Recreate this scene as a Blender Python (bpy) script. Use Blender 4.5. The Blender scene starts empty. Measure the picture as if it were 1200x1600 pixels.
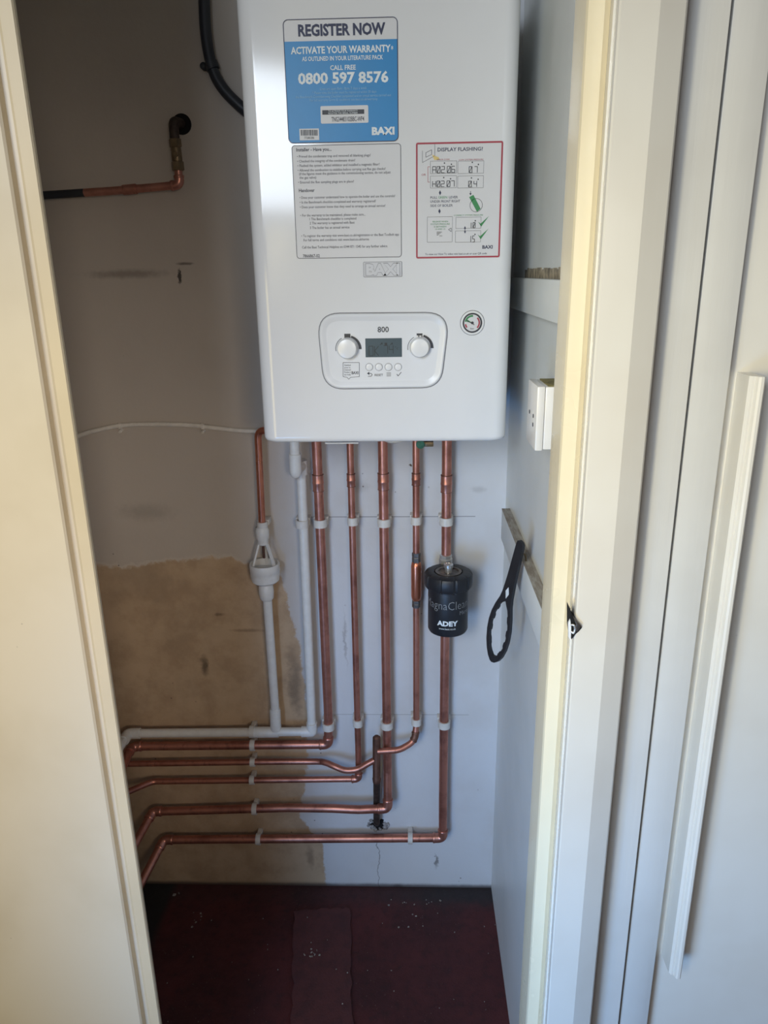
import bpy, bmesh, math, random
from mathutils import Vector, Matrix
random.seed(4)
PI = math.pi
scene = bpy.context.scene
C = scene.collection

# ------------------------------------------------------------------ camera
FPX = 1160.0
CAM = Vector((0, 0, 1.65))
def _n(v): return v / v.length
_down = _n(Vector((55, 3600, FPX)))                    # image-space (right, down, forward)
_dep = Vector((37, -374, FPX)); _dep = _n(_dep - _down * _dep.dot(_down))
_rx = _down.cross(_dep)                                # world +X
if _rx.x < 0: _rx = -_rx
AX, AY, AZ = _rx, _dep, -_down                         # world axes seen from the camera (right, down, fwd)
def ray(u, v):
    d = Vector((u - 600, v - 800, FPX))
    return Vector((d.dot(AX), d.dot(AY), d.dot(AZ)))
def P(u, v, Y):
    r = ray(u, v); return CAM + r * ((Y - CAM.y) / r.y)
def PX(u, v, X):
    r = ray(u, v); return CAM + r * ((X - CAM.x) / r.x)
def PZ(u, v, Z):
    r = ray(u, v); return CAM + r * ((Z - CAM.z) / r.z)
def PXM(u, v, Y): return (P(u + 1, v, Y) - P(u, v, Y)).length   # metres per pixel there
cam_data = bpy.data.cameras.new('camera')
cam_data.sensor_fit = 'VERTICAL'; cam_data.sensor_height = 32; cam_data.lens = 32 * FPX / 1600
cam_data.clip_start = .02
cam = bpy.data.objects.new('camera', cam_data); C.objects.link(cam)
def _w(c): return Vector((c.dot(AX), c.dot(AY), c.dot(AZ)))
R_, U_, B_ = _w(Vector((1, 0, 0))), _w(Vector((0, -1, 0))), _w(Vector((0, 0, -1)))
cam.matrix_world = Matrix(((R_.x, U_.x, B_.x, CAM.x), (R_.y, U_.y, B_.y, CAM.y), (R_.z, U_.z, B_.z, CAM.z), (0, 0, 0, 1)))
scene.camera = cam

# ------------------------------------------------------------------ world, lights, exposure
scene.view_settings.view_transform = 'Standard'
scene.view_settings.look = 'None'
scene.view_settings.exposure = 0.0
scene.view_settings.gamma = 1.0
scene.view_settings.use_curve_mapping = False
world = bpy.data.worlds.new('world'); scene.world = world; world.use_nodes = True
wn = world.node_tree
bg = wn.nodes['Background']; bg.inputs['Strength'].default_value = 0.11
bg.inputs['Color'].default_value = (1.0, .93, .92, 1)
def area(name, loc, target, sx, sy, power, col, spread=180):
    l = bpy.data.lights.new(name, 'AREA'); l.shape = 'RECTANGLE'; l.size = sx; l.size_y = sy
    l.energy = power; l.color = col; l.spread = math.radians(spread)
    o = bpy.data.objects.new(name, l); C.objects.link(o); o.location = loc
    o.rotation_euler = (Vector(target) - Vector(loc)).to_track_quat('-Z', 'Y').to_euler()
    return o
area('low_left_blue_fill', (-0.6, -0.3, 0.65), (0.45, 1.15, 0.6), 0.4, 0.6, 4.7, (0.19, 0.48, 1.000), 80)  # unseen blue light added at low left, spread narrowed to miss the left panel
area('left_warm_fill', (-1.2, -0.9, 1.15), (0.1, 1.5, 1.1), 0.75, 1.0, 10.50, (1.000, 0.80, 0.30), 180)  # added unseen fill from the left, its warm colour fitted, not daylight
area('high_left_cool_fill', (-0.75, -1.1, 2.25), (0.45, 1.0, 1.6), 0.7, 0.6, 9.60, (0.792, 0.883, 1.000), 100)  # added unseen cool fill from high left, aimed at the right frame
area('right_frame_fill', (-0.5, -0.3, 1.6), (0.42, 0.9, 1.35), 0.12, 0.45, 1.26, (1.000, 0.881, 0.524), 60)  # added to brighten and warm the upper right frame, source unseen
area('left_panel_fill', (0.5, -1.1, 1.7), (-0.6, 0.95, 1.15), 0.4, 0.4, 1.32, (1.000, 0.864, 0.727), 45)  # narrow warm light added for the left cream panel alone, source unseen

# ------------------------------------------------------------------ materials
def L(r, g, b):
    f = lambda c: (c / 255 / 12.92) if c / 255 <= .04045 else ((c / 255 + .055) / 1.055) ** 2.4
    return (f(r), f(g), f(b), 1)
class NT:
    def __init__(s, name):
        s.m = bpy.data.materials.new(name); s.m.use_nodes = True; s.t = s.m.node_tree
        s.b = s.t.nodes['Principled BSDF']
        g = s.t.nodes.new('ShaderNodeNewGeometry'); s.pos = g.outputs['Position']
        sep = s.t.nodes.new('ShaderNodeSeparateXYZ'); s.t.links.new(s.pos, sep.inputs[0])
        s.x, s.y, s.z = sep.outputs
    def link(s, a, b): s.t.links.new(a, b)
    def put(s, sock, v):
        if hasattr(v, 'is_output') or isinstance(v, bpy.types.NodeSocket): s.link(v, sock)
        else: sock.default_value = v
    def math(s, op, a, b=0.0, clamp=False):
        n = s.t.nodes.new('ShaderNodeMath'); n.operation = op; n.use_clamp = clamp
        s.put(n.inputs[0], a); s.put(n.inputs[1], b); return n.outputs[0]
    def noise(s, scale, detail=4, rough=.55, vec=None, stretch=None):
        n = s.t.nodes.new('ShaderNodeTexNoise'); n.inputs['Scale'].default_value = scale
        n.inputs['Detail'].default_value = detail; n.inputs['Roughness'].default_value = rough
        v = vec or s.pos
        if stretch:
            mp = s.t.nodes.new('ShaderNodeMapping'); mp.inputs['Scale'].default_value = stretch
            s.link(v, mp.inputs['Vector']); v = mp.outputs[0]
        s.link(v, n.inputs['Vector']); return n.outputs['Fac']
    def voro(s, scale):
        n = s.t.nodes.new('ShaderNodeTexVoronoi'); n.inputs['Scale'].default_value = scale
        s.link(s.pos, n.inputs['Vector']); return n.outputs['Distance']
    def step(s, v, a, b):                               # 0 at a, 1 at b
        n = s.t.nodes.new('ShaderNodeMapRange'); n.interpolation_type = 'SMOOTHSTEP'
        s.put(n.inputs[0], v); n.inputs[1].default_value = a; n.inputs[2].default_value = b
        if a > b:
            n.inputs[1].default_value = b; n.inputs[2].default_value = a
            n.inputs[3].default_value = 1; n.inputs[4].default_value = 0
        return n.outputs[0]
    def mix(s, f, a, b, mode='MIX'):
        n = s.t.nodes.new('ShaderNodeMix'); n.data_type = 'RGBA'; n.blend_type = mode
        s.put(n.inputs[0], f); s.put(n.inputs[6], a); s.put(n.inputs[7], b); return n.outputs[2]
    def curve(s, v, pts):                               # piecewise curve through (in, out) points
        i0, i1 = min(p[0] for p in pts), max(p[0] for p in pts)
        o0, o1 = min(p[1] for p in pts), max(p[1] for p in pts)
        if o1 - o0 < 1e-6: o1 = o0 + 1e-3
        t = s.math('DIVIDE', s.math('SUBTRACT', v, i0), i1 - i0, True)
        n = s.t.nodes.new('ShaderNodeFloatCurve'); cv = n.mapping.curves[0]
        pp = sorted(((a - i0) / (i1 - i0), (b - o0) / (o1 - o0)) for a, b in pts)
        while len(cv.points) < len(pp): cv.points.new(.5, .5)
        for q, (a, b) in zip(cv.points, pp): q.location = (a, b); q.handle_type = 'VECTOR'
        n.mapping.update(); s.link(t, n.inputs['Value'])
        return s.math('ADD', s.math('MULTIPLY', n.outputs[0], o1 - o0), o0)
    def bump(s, h, strength=.2, dist=.002):
        n = s.t.nodes.new('ShaderNodeBump'); n.inputs['Strength'].default_value = strength
        n.inputs['Distance'].default_value = dist
        s.link(h, n.inputs['Height']); s.link(n.outputs[0], s.b.inputs['Normal'])
    def done(s, col, rough=.5, metal=0.0):
        s.put(s.b.inputs['Base Color'], col); s.put(s.b.inputs['Roughness'], rough); s.put(s.b.inputs['Metallic'], metal)
        return s.m
def simple(name, rgb, rough=.45, metal=0.0, var=.06, scale=40, bump=0, stretch=None):
    n = NT(name); c = L(*rgb)
    d = tuple(x * (1 - 2 * var) for x in c[:3]) + (1,)
    f = n.noise(scale, 5, .6, None, stretch)
    col = n.mix(n.step(f, .3, .7), c, d)
    if bump: n.bump(f, bump, .002)
    return n.done(col, rough, metal)
M = {}
M['white_enamel'] = simple('white_enamel', (226, 228, 232), .11, 0, .01, 8)
M['white_plastic'] = simple('white_plastic', (222, 220, 216), .35, 0, .04, 60)
M['clip_plastic'] = simple('clip_plastic', (214, 210, 204), .4, 0, .05, 80)
M['box_plastic'] = simple('box_plastic', (235, 232, 228), .3, 0, .02, 30)
M['knob_white'] = simple('knob_white', (232, 234, 238), .25, 0, .01, 20)
M['panel_white'] = simple('panel_white', (224, 227, 233), .3, 0, .01, 20)
M['seam'] = simple('seam', (130, 131, 138), .6)
M['ink_navy'] = simple('ink_navy', (38, 44, 78), .5)
M['ink_grey'] = simple('ink_grey', (72, 72, 82), .5)
M['ink_dark'] = simple('ink_dark', (52, 54, 62), .5)
M['ink_white'] = simple('ink_white', (228, 236, 242), .5)
M['ink_pale_blue'] = simple('ink_pale_blue', (140, 190, 225), .5)
M['ink_red'] = simple('ink_red', (170, 62, 78), .5)
M['ink_green'] = simple('ink_green', (60, 140, 86), .5)
M['ink_yellow'] = simple('ink_yellow', (220, 196, 130), .5)
M['sticker_white'] = simple('sticker_white', (212, 213, 217), .45, 0, .01)
M['sticker_blue'] = simple('sticker_blue', (16, 130, 196), .4, 0, .02)
M['lcd'] = simple('lcd', (84, 98, 106), .2, 0, .04)
M['lcd_ink'] = simple('lcd_ink', (34, 42, 48), .4)
M['badge'] = simple('badge', (212, 214, 220), .22, 0, .02)
M['badge_shade'] = simple('badge_shade', (150, 152, 160), .4, 0, .02)
M['black_plastic'] = simple('black_plastic', (34, 36, 42), .45, 0, .1, 60, .1)
M['black_cable'] = simple('black_cable', (36, 40, 48), .45, 0, .1, 30)
M['silver_ink'] = simple('silver_ink', (138, 140, 142), .4)
M['chrome'] = simple('chrome', (208, 206, 204), .3, .75, .05)
M['dull_nut'] = simple('dull_nut', (128, 122, 118), .42, .85, .2, 120)
M['brass'] = simple('brass', (140, 122, 96), .4, .8, .15, 90)
M['verdigris'] = simple('verdigris', (70, 130, 110), .7, 0, .2, 120)
M['dirty_iron'] = simple('dirty_iron', (78, 66, 60), .6, .5, .25, 70, .3)
M['plaster_crumb'] = simple('plaster_crumb', (178, 176, 176), .95, 0, .3, 160, .6)
M['void_black'] = simple('void_black', (16, 15, 15), .95)
M['cable_white'] = simple('cable_white', (236, 230, 220), .5, 0, .08, 60)
M['flake'] = simple('flake', (175, 168, 160), .8, 0, .3, 200)
M['card'] = simple('card', (232, 234, 236), .5)

def copper(name, a, b, rough):
    n = NT(name)
    f1 = n.noise(18, 5, .6); f2 = n.noise(90, 3, .6, None, (1, 1, .25))
    col = n.mix(n.step(f1, .4, .72), L(*a), L(*b))
    col = n.mix(n.math('MULTIPLY', n.step(f2, .55, .75), .5), col, L(112, 76, 66))
    r = n.math('ADD', n.math('MULTIPLY', f1, .22), rough)
    return n.done(col, r, .82)
M['copper'] = copper('copper', (198, 136, 118), (158, 104, 90), .30)
M['copper_fitting'] = copper('copper_fitting', (196, 138, 122), (162, 108, 94), .26)
M['copper_bright'] = copper('copper_bright', (212, 136, 108), (184, 112, 88), .2)
M['copper_dull'] = copper('copper_dull', (132, 96, 82), (92, 70, 60), .45)

def gloss_paint(name, a, b, rough=.14, grain=.12):
    n = NT(name)
    f = n.noise(3.5, 4, .6); g = n.noise(60, 4, .6, None, (1, 1, .035))
    col = n.mix(n.step(f, .35, .7), L(*a), L(*b))
    spk = n.step(n.voro(26), .045, .02)
    col = n.mix(n.math('MULTIPLY', spk, n.step(n.noise(9), .58, .64)), col, L(120, 110, 96))
    n.bump(g, grain, .0015)
    return n.done(col, n.math('ADD', n.math('MULTIPLY', f, .14), rough))
M['paint_white'] = gloss_paint('paint_white', (226, 222, 212), (220, 214, 202))
M['paint_grainy'] = gloss_paint('paint_grainy', (214, 212, 206), (206, 203, 196), .28, .35)
M['paint_cream'] = gloss_paint('paint_cream', (240, 228, 198), (232, 219, 188), .2)
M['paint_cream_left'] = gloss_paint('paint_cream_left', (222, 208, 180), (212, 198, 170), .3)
M['panel_cream'] = gloss_paint('panel_cream', (224, 214, 194), (215, 204, 182), .3)

YW = 1.67                                              # back wall of the cupboard
YF = 1.35                                              # boiler front

def wall_back_mat():
    n = NT('back_wall_paint')
    big = n.noise(2.6, 5, .6); mid = n.noise(14, 5, .65); fine = n.noise(70, 4, .6)
    X, Z = n.x, n.z
    wx = n.math('ADD', X, n.math('MULTIPLY', n.math('SUBTRACT', mid, .5), .05))
    white, cream = L(206, 208, 212), L(194, 184, 173)
    xa, xb = P(400, 900, YW).x, P(520, 900, YW).x
    col = n.mix(n.step(wx, xa, xb), cream, white)
    col = n.mix(n.math('MULTIPLY', n.step(big, .42, .72), .35), col, L(176, 166, 156))
    # lower left: bare brown plaster with a ragged paint edge
    top = [(P(u, v, YW).x, P(u, v, YW).z) for u, v in ((100, 884), (150, 882), (190, 886), (265, 876), (330, 869), (362, 868), (380, 878), (470, 880), (500, 880))]
    right = [(P(u, v, YW).z, P(u, v, YW).x) for u, v in ((430, 850), (440, 900), (452, 950), (470, 1010), (480, 1100), (482, 1180), (476, 1235), (468, 1275), (505, 1320), (512, 1390))]
    rag = n.math('MULTIPLY', n.math('SUBTRACT', n.noise(38, 5, .7), .5), .035)
    dz = n.math('SUBTRACT', n.curve(X, top), n.math('ADD', Z, rag))
    dx = n.math('SUBTRACT', n.curve(Z, right), n.math('ADD', X, rag))
    inside = n.math('MULTIPLY', n.step(dz, -.001, .003), n.step(dx, -.002, .006))
    brown = n.mix(n.step(mid, .35, .7), L(194, 168, 138), L(174, 148, 120))
    brown = n.mix(n.math('MULTIPLY', n.step(big, .5, .68), .55), brown, L(150, 130, 108))
    col = n.mix(inside, col, brown)
    edge = n.math('MULTIPLY', n.step(n.math('ABSOLUTE', dz), .008, .001), n.step(dx, 0, .01))
    col = n.mix(n.math('MULTIPLY', edge, .35), col, L(214, 204, 190))
    def blot(u, v, ru, rv, colr, amt, soft=.5):
        nonlocal col
        c = P(u, v, YW); k = PXM(u, v, YW)
        ax = n.math('DIVIDE', n.math('SUBTRACT', wx, c.x), ru * k); az = n.math('DIVIDE', n.math('SUBTRACT', Z, c.z), rv * k)
        d = n.math('SQRT', n.math('ADD', n.math('MULTIPLY', ax, ax), n.math('MULTIPLY', az, az)))
        d = n.math('ADD', d, n.math('MULTIPLY', n.math('SUBTRACT', fine, .5), .7))
        col = n.mix(n.math('MULTIPLY', n.step(d, 1.0, 1 - soft), amt), col, L(*colr))
    for a in ((318, 1040, 9, 24, (70, 58, 46), .75, .9), (460, 1070, 16, 90, (86, 76, 66), .55, .9), (281, 432, 3, 14, (44, 38, 34), .9, .5),
              (287, 412, 18, 3, (70, 60, 54), .7, .7), (200, 428, 90, 10, (110, 98, 88), .55, .9), (483, 1340, 9, 30, (100, 82, 66), .5, .9),  # the widest blot paints in the shadow band along the plaster ledge
              (620, 1386, 16, 8, (90, 86, 86), .7, .8), (680, 1345, 3, 18, (110, 106, 106), .8, .8),
              (640, 727, 3, 3, (90, 70, 50), 1, .6), (565, 760, 22, 14, (160, 158, 158), .5, .9), (745, 765, 16, 8, (165, 165, 168), .5, .9),
              (540, 1000, 3, 60, (150, 148, 150), .6, .9), (345, 960, 10, 4, (96, 78, 60), .6, .8), (385, 985, 40, 4, (110, 90, 70), .5, .9), (230, 800, 60, 20, (150, 142, 132), .5, .95)):
        blot(*a)
    def hline(u0, u1, v, w, amt):
        nonlocal col
        a, b = P(u0, v, YW), P(u1, v, YW)
        m = n.math('MULTIPLY', n.step(n.math('ABSOLUTE', n.math('SUBTRACT', Z, a.z)), w, w * .4),
                   n.math('MULTIPLY', n.step(X, a.x - .002, a.x), n.step(X, b.x + .002, b.x)))
        col = n.mix(n.math('MULTIPLY', m, amt), col, L(80, 78, 78))
    hline(478, 742, 808, .0011, .8); hline(505, 732, 1116, .0009, .55)
    c0 = P(592, 1350, YW)                               # a crack under the hole
    wob = n.math('MULTIPLY', n.math('SUBTRACT', n.noise(22, 3), .5), .03)
    cr = n.math('MULTIPLY', n.step(n.math('ABSOLUTE', n.math('SUBTRACT', n.math('ADD', X, wob), c0.x)), .0014, .0005),
                n.math('MULTIPLY', n.step(Z, P(592, 1305, YW).z, P(592, 1312, YW).z), 1.0))
    col = n.mix(n.math('MULTIPLY', cr, .7), col, L(90, 88, 88))
    spk = n.math('MULTIPLY', n.step(n.voro(22), .06, .03), n.step(n.noise(5, 2), .54, .6))
    col = n.mix(n.math('MULTIPLY', spk, .75), col, L(84, 70, 62))
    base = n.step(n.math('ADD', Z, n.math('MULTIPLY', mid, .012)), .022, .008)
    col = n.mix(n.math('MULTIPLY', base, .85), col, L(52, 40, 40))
    n.bump(n.math('ADD', mid, n.math('MULTIPLY', fine, .3)), .25, .004)
    return n.done(col, .72)
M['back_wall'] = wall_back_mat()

def wall_side_mat():
    n = NT('side_wall_paint')
    big = n.noise(3, 5, .6); mid = n.noise(20, 4, .65); g = n.noise(50, 4, .6, None, (1, 1, .06))
    col = n.mix(n.step(big, .35, .7), L(224, 226, 224), L(212, 216, 214))
    spk = n.math('MULTIPLY', n.step(n.voro(24), .07, .03), n.step(n.noise(7, 2), .56, .62))
    col = n.mix(n.math('MULTIPLY', spk, .6), col, L(232, 232, 230))
    n.bump(n.math('ADD', g, mid), .2, .002)
    return n.done(col, .38)
M['side_wall'] = wall_side_mat()

def floor_mat():
    n = NT('red_floor')
    big = n.noise(5, 5, .6); mid = n.noise(40, 5, .7); fine = n.noise(180, 4, .7)
    red = n.mix(n.step(big, .35, .7), L(82, 32, 34), L(62, 24, 28))
    red = n.mix(n.math('MULTIPLY', n.step(mid, .5, .75), .6), red, L(48, 29, 31))
    yy = n.math('ADD', n.y, n.math('MULTIPLY', n.math('SUBTRACT', mid, .5), .05))
    xr = n.step(n.x, P(540, 1390, YW).x, P(700, 1390, YW).x)
    dirt = n.math('MULTIPLY', n.step(yy, YW - .09, YW - .03), n.math('ADD', n.math('MULTIPLY', xr, .6), .35))
    red = n.mix(dirt, red, L(44, 38, 40))
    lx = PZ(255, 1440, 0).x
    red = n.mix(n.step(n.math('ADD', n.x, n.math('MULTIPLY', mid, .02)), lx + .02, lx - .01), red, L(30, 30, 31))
    grit = n.math('MULTIPLY', n.step(n.voro(90), .12, .05), n.step(big, .5, .6))
    red = n.mix(n.math('MULTIPLY', grit, .5), red, L(140, 124, 118))
    n.bump(n.math('ADD', mid, fine), .5, .003)
    return n.done(red, n.math('ADD', n.math('MULTIPLY', mid, .3), .55))
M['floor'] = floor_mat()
def slab_mat():
    n = NT('worn_red_slab')
    mid = n.noise(30, 5, .7); fine = n.noise(150, 4, .7)
    c = n.mix(n.step(mid, .35, .7), L(86, 45, 47), L(72, 39, 42))
    n.bump(n.math('ADD', mid, fine), .5, .003); return n.done(c, .7)
M['slab'] = slab_mat()
def batten_mat():
    n = NT('bare_batten_top')
    g = n.noise(40, 5, .65, None, (3, .6, 3))
    return n.done(n.mix(n.step(g, .35, .65), L(176, 170, 160), L(142, 132, 120)), .8)
M['bare_wood'] = batten_mat()

# ------------------------------------------------------------------ mesh building
def wloc(o):
    v = Vector((0, 0, 0))
    while o is not None: v = v + o.location; o = o.parent
    return v
def props(o, label=None, cat=None, group=None, kind=None):
    if label: o['label'] = label
    if cat: o['category'] = cat
    if group: o['group'] = group
    if kind: o['kind'] = kind
    return o
def thing(name, loc, label, cat, group=None):
    o = bpy.data.objects.new(name, None); C.objects.link(o); o.location = loc; o.empty_display_size = .05
    return props(o, label, cat, group)
def frame_of(d):
    d = _n(Vector(d)); a = Vector((0, 0, 1)) if abs(d.z) < .9 else Vector((0, 1, 0))
    x = _n(a.cross(d)); return x, d.cross(x), d
class MB:
    def __init__(s): s.v = []; s.f = []
    def add(s, vs, fs):
        o = len(s.v); s.v += [Vector(a) for a in vs]; s.f += [tuple(i + o for i in q) for q in fs]; return s
    def box(s, lo, hi):
        x0, y0, z0 = lo; x1, y1, z1 = hi
        return s.add([(x0, y0, z0), (x1, y0, z0), (x1, y1, z0), (x0, y1, z0), (x0, y0, z1), (x1, y0, z1), (x1, y1, z1), (x0, y1, z1)],
                     [(0, 3, 2, 1), (4, 5, 6, 7), (0, 1, 5, 4), (1, 2, 6, 5), (2, 3, 7, 6), (3, 0, 4, 7)])
    def loft(s, rings, cap=True):                       # rings: lists of the same number of points
        n = len(rings[0]); vs = [p for r in rings for p in r]; fs = []
        for k in range(len(rings) - 1):
            for i in range(n):
                j = (i + 1) % n; fs.append((k * n + i, k * n + j, (k + 1) * n + j, (k + 1) * n + i))
        if cap: fs += [tuple(range(n - 1, -1, -1)), tuple((len(rings) - 1) * n + i for i in range(n))]
        return s.add(vs, fs)
    def tube(s, pts, r, seg=16, cap=True):
        pts = [Vector(p) for p in pts]; N = len(pts); rr = r if isinstance(r, (list, tuple)) else [r] * N
        rings = []; x = None
        for i in range(N):
            t = pts[min(i + 1, N - 1)] - pts[max(i - 1, 0)]
            if t.length < 1e-9: t = Vector((0, 0, 1))
            t = _n(t)
            if x is None: x, y, _ = frame_of(t)
            else:
                x = x - t * x.dot(t); x = _n(x); y = t.cross(x)
            rings.append([pts[i] + (x * math.cos(2 * PI * k / seg) + y * math.sin(2 * PI * k / seg)) * rr[i] for k in range(seg)])
        return s.loft(rings, cap)
    def lathe(s, base, axis, prof, seg=32, cap=True, mod=None):   # prof: (radius, height) pairs
        x, y, d = frame_of(axis); base = Vector(base); rings = []
        for (r, h) in prof:
            rings.append([base + d * h + (x * math.cos(2 * PI * k / seg) + y * math.sin(2 * PI * k / seg)) * (r * (mod(k) if mod else 1)) for k in range(seg)])
        return s.loft(rings, cap)
    def prism(s, poly, axis, a, b):                     # polygon in the two other axes, extruded along axis from a to b
        def mk(p, h):
            return {'z': (p[0], p[1], h), 'y': (p[0], h, p[1]), 'x': (h, p[0], p[1])}[axis]
        return s.loft([[mk(p, a) for p in poly], [mk(p, b) for p in poly]])
    def build(s, name, mat, parent=None, bevel=0, sharp=38, seg=2, label=None):
        me = bpy.data.meshes.new(name); bm = bmesh.new()
        org = wloc(parent) if parent is not None else Vector((0, 0, 0))
        if parent is None and not name.split('_')[0] in ('wall', 'floor', 'ceiling'):
            xs = [v.x for v in s.v]; ys = [v.y for v in s.v]; zs = [v.z for v in s.v]
            org = Vector(((min(xs) + max(xs)) / 2, (min(ys) + max(ys)) / 2, min(zs)))
        vv = [bm.verts.new(v - org) for v in s.v]
        for f in s.f:
            try: bm.faces.new([vv[i] for i in f])
            except ValueError: pass
        bmesh.ops.recalc_face_normals(bm, faces=bm.faces)
        if bevel:
            es = [e for e in bm.edges if len(e.link_faces) == 2 and e.calc_face_angle(0) > math.radians(50)]
            bmesh.ops.bevel(bm, geom=es, offset=bevel, segments=seg, affect='EDGES', profile=.5, clamp_overlap=True)
        for f in bm.faces: f.smooth = True
        for e in bm.edges:
            if len(e.link_faces) != 2 or e.calc_face_angle(0) > math.radians(sharp): e.smooth = False
        bm.to_mesh(me); bm.free()
        me.materials.append(M[mat] if isinstance(mat, str) else mat)
        o = bpy.data.objects.new(name, me); C.objects.link(o)
        if parent is not None: o.parent = parent
        else: o.location = org
        if label: o['label'] = label
        return o
def fillet(pts, r, n=8):                                # round the corners of a polyline
    pts = [Vector(p) for p in pts]; out = [pts[0]]
    rs = r if isinstance(r, (list, tuple)) else [r] * len(pts)
    for i in range(1, len(pts) - 1):
        a, b, c = pts[i - 1], pts[i], pts[i + 1]
        u, w = _n(a - b), _n(c - b); ang = u.angle(w)
        if ang > math.radians(176): out.append(b); continue
        d = min(rs[i] / math.tan(ang / 2), (a - b).length * .49, (c - b).length * .49)
        p0, p1 = b + u * d, b + w * d
        for k in range(n + 1):
            t = k / n; out.append(p0 * (1 - t) ** 2 + b * 2 * t * (1 - t) + p1 * t ** 2)
    out.append(pts[-1]); return out
def smooth_path(pts, n=8):                              # Catmull-Rom
    pts = [Vector(p) for p in pts]; q = [pts[0] * 2 - pts[1]] + pts + [pts[-1] * 2 - pts[-2]]; out = []
    for i in range(1, len(q) - 2):
        for k in range(n):
            t = k / n; a, b, c, d = q[i - 1], q[i], q[i + 1], q[i + 2]
            out.append(.5 * ((2 * b) + (c - a) * t + (2 * a - 5 * b + 4 * c - d) * t * t + (3 * b - a - 3 * c + d) * t ** 3))
    out.append(pts[-1]); return out
def rrect(x0, z0, x1, z1, r, n=6):
    out = []
    for cx, cz, a0 in ((x1 - r, z1 - r, 0), (x0 + r, z1 - r, 90), (x0 + r, z0 + r, 180), (x1 - r, z0 + r, 270)):
        for k in range(n + 1):
            a = math.radians(a0 + 90 * k / n); out.append((cx + r * math.cos(a), cz + r * math.sin(a)))
    return out
def rpoly(pts, r, n=8):                                 # rounded convex polygon
    m = len(pts); out = []
    for i in range(m):
        a, b, c = (Vector(pts[(i + k) % m] + (0,)) if len(pts[0]) == 2 else None for k in (-1, 0, 1))
        u, w = _n(a - b), _n(c - b); d = r / math.tan(u.angle(w) / 2)
        p0, p1 = b + u * d, b + w * d
        for k in range(n + 1):
            t = k / n; q = p0 * (1 - t) ** 2 + b * 2 * t * (1 - t) + p1 * t ** 2; out.append((q.x, q.y))
    return out

# ------------------------------------------------------------------ lettering
_cache = {}
def glyphs(body, bold=0.0):
    key = (body, bold)
    if key in _cache: return _cache[key]
    cu = bpy.data.curves.new('t', 'FONT'); cu.body = body; cu.size = 1; cu.offset = bold; cu.resolution_u = 2
    o = bpy.data.objects.new('t', cu); C.objects.link(o)
    dg = bpy.context.evaluated_depsgraph_get()
    me = bpy.data.meshes.new_from_object(o.evaluated_get(dg))
    vs = [(v.co.x, v.co.y) for v in me.vertices]; fs = [tuple(p.vertices) for p in me.polygons]
    bpy.data.objects.remove(o); bpy.data.curves.remove(cu); bpy.data.meshes.remove(me)
    _cache[key] = (vs, fs); return vs, fs
CAPH = max(v[1] for v in glyphs('H')[0])
def write(mb, body, u0, u1, vb, cap, Y, bold=0.0):      # baseline at row vb, capitals cap rows high, between columns u0 and u1
    vs, fs = glyphs(body, bold)
    if not vs: return
    a, b = P(u0, vb, Y), P(u1, vb, Y); um = (u0 + u1) / 2
    zb = P(um, vb, Y).z; hh = P(um, vb - cap, Y).z - zb
    x0, x1 = min(v[0] for v in vs), max(v[0] for v in vs)
    sx = (b.x - a.x) / (x1 - x0); sz = hh / CAPH
    mb.add([(a.x + (v[0] - x0) * sx, Y, zb + v[1] * sz) for v in vs], fs)
def slab_px(mb, u0, v0, u1, v1, Y, th=.0004, r=0):      # a flat rectangle lying on the plane Y
    a, b = P(u0, (v0 + v1) / 2, Y), P(u1, (v0 + v1) / 2, Y)
    z1, z0 = P((u0 + u1) / 2, v0, Y).z, P((u0 + u1) / 2, v1, Y).z
    if r: mb.prism(rrect(a.x, z0, b.x, z1, r), 'y', Y, Y + th)
    else: mb.box((a.x, Y, z0), (b.x, Y + th, z1))
    return a.x, z0, b.x, z1
def frame_px(mb, u0, v0, u1, v1, w, Y, r=0):            # outline of a rectangle, w metres wide
    a, b = P(u0, (v0 + v1) / 2, Y), P(u1, (v0 + v1) / 2, Y)
    z1, z0 = P((u0 + u1) / 2, v0, Y).z, P((u0 + u1) / 2, v1, Y).z
    o = rrect(a.x, z0, b.x, z1, max(r, w * 1.2)); i = rrect(a.x + w, z0 + w, b.x - w, z1 - w, max(r - w, w * .2))
    ring(mb, o, i, Y)
def ring(mb, o, i, Y, Y2=None):
    n = len(o); vs = [(p[0], Y, p[1]) for p in o] + [(p[0], Y2 if Y2 is not None else Y, p[1]) for p in i]
    mb.add(vs, [(k, (k + 1) % n, n + (k + 1) % n, n + k) for k in range(n)])
SEG = {'0': 'abcdefz', '1': 'bc', '2': 'abged', '4': 'fgbc', '5': 'afgcd', '6': 'afgedc', '7': 'abc', 'A': 'efabcg', 'H': 'febcg', 'K': 'efk', 'O': 'abcdef', '.': '.'}
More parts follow.
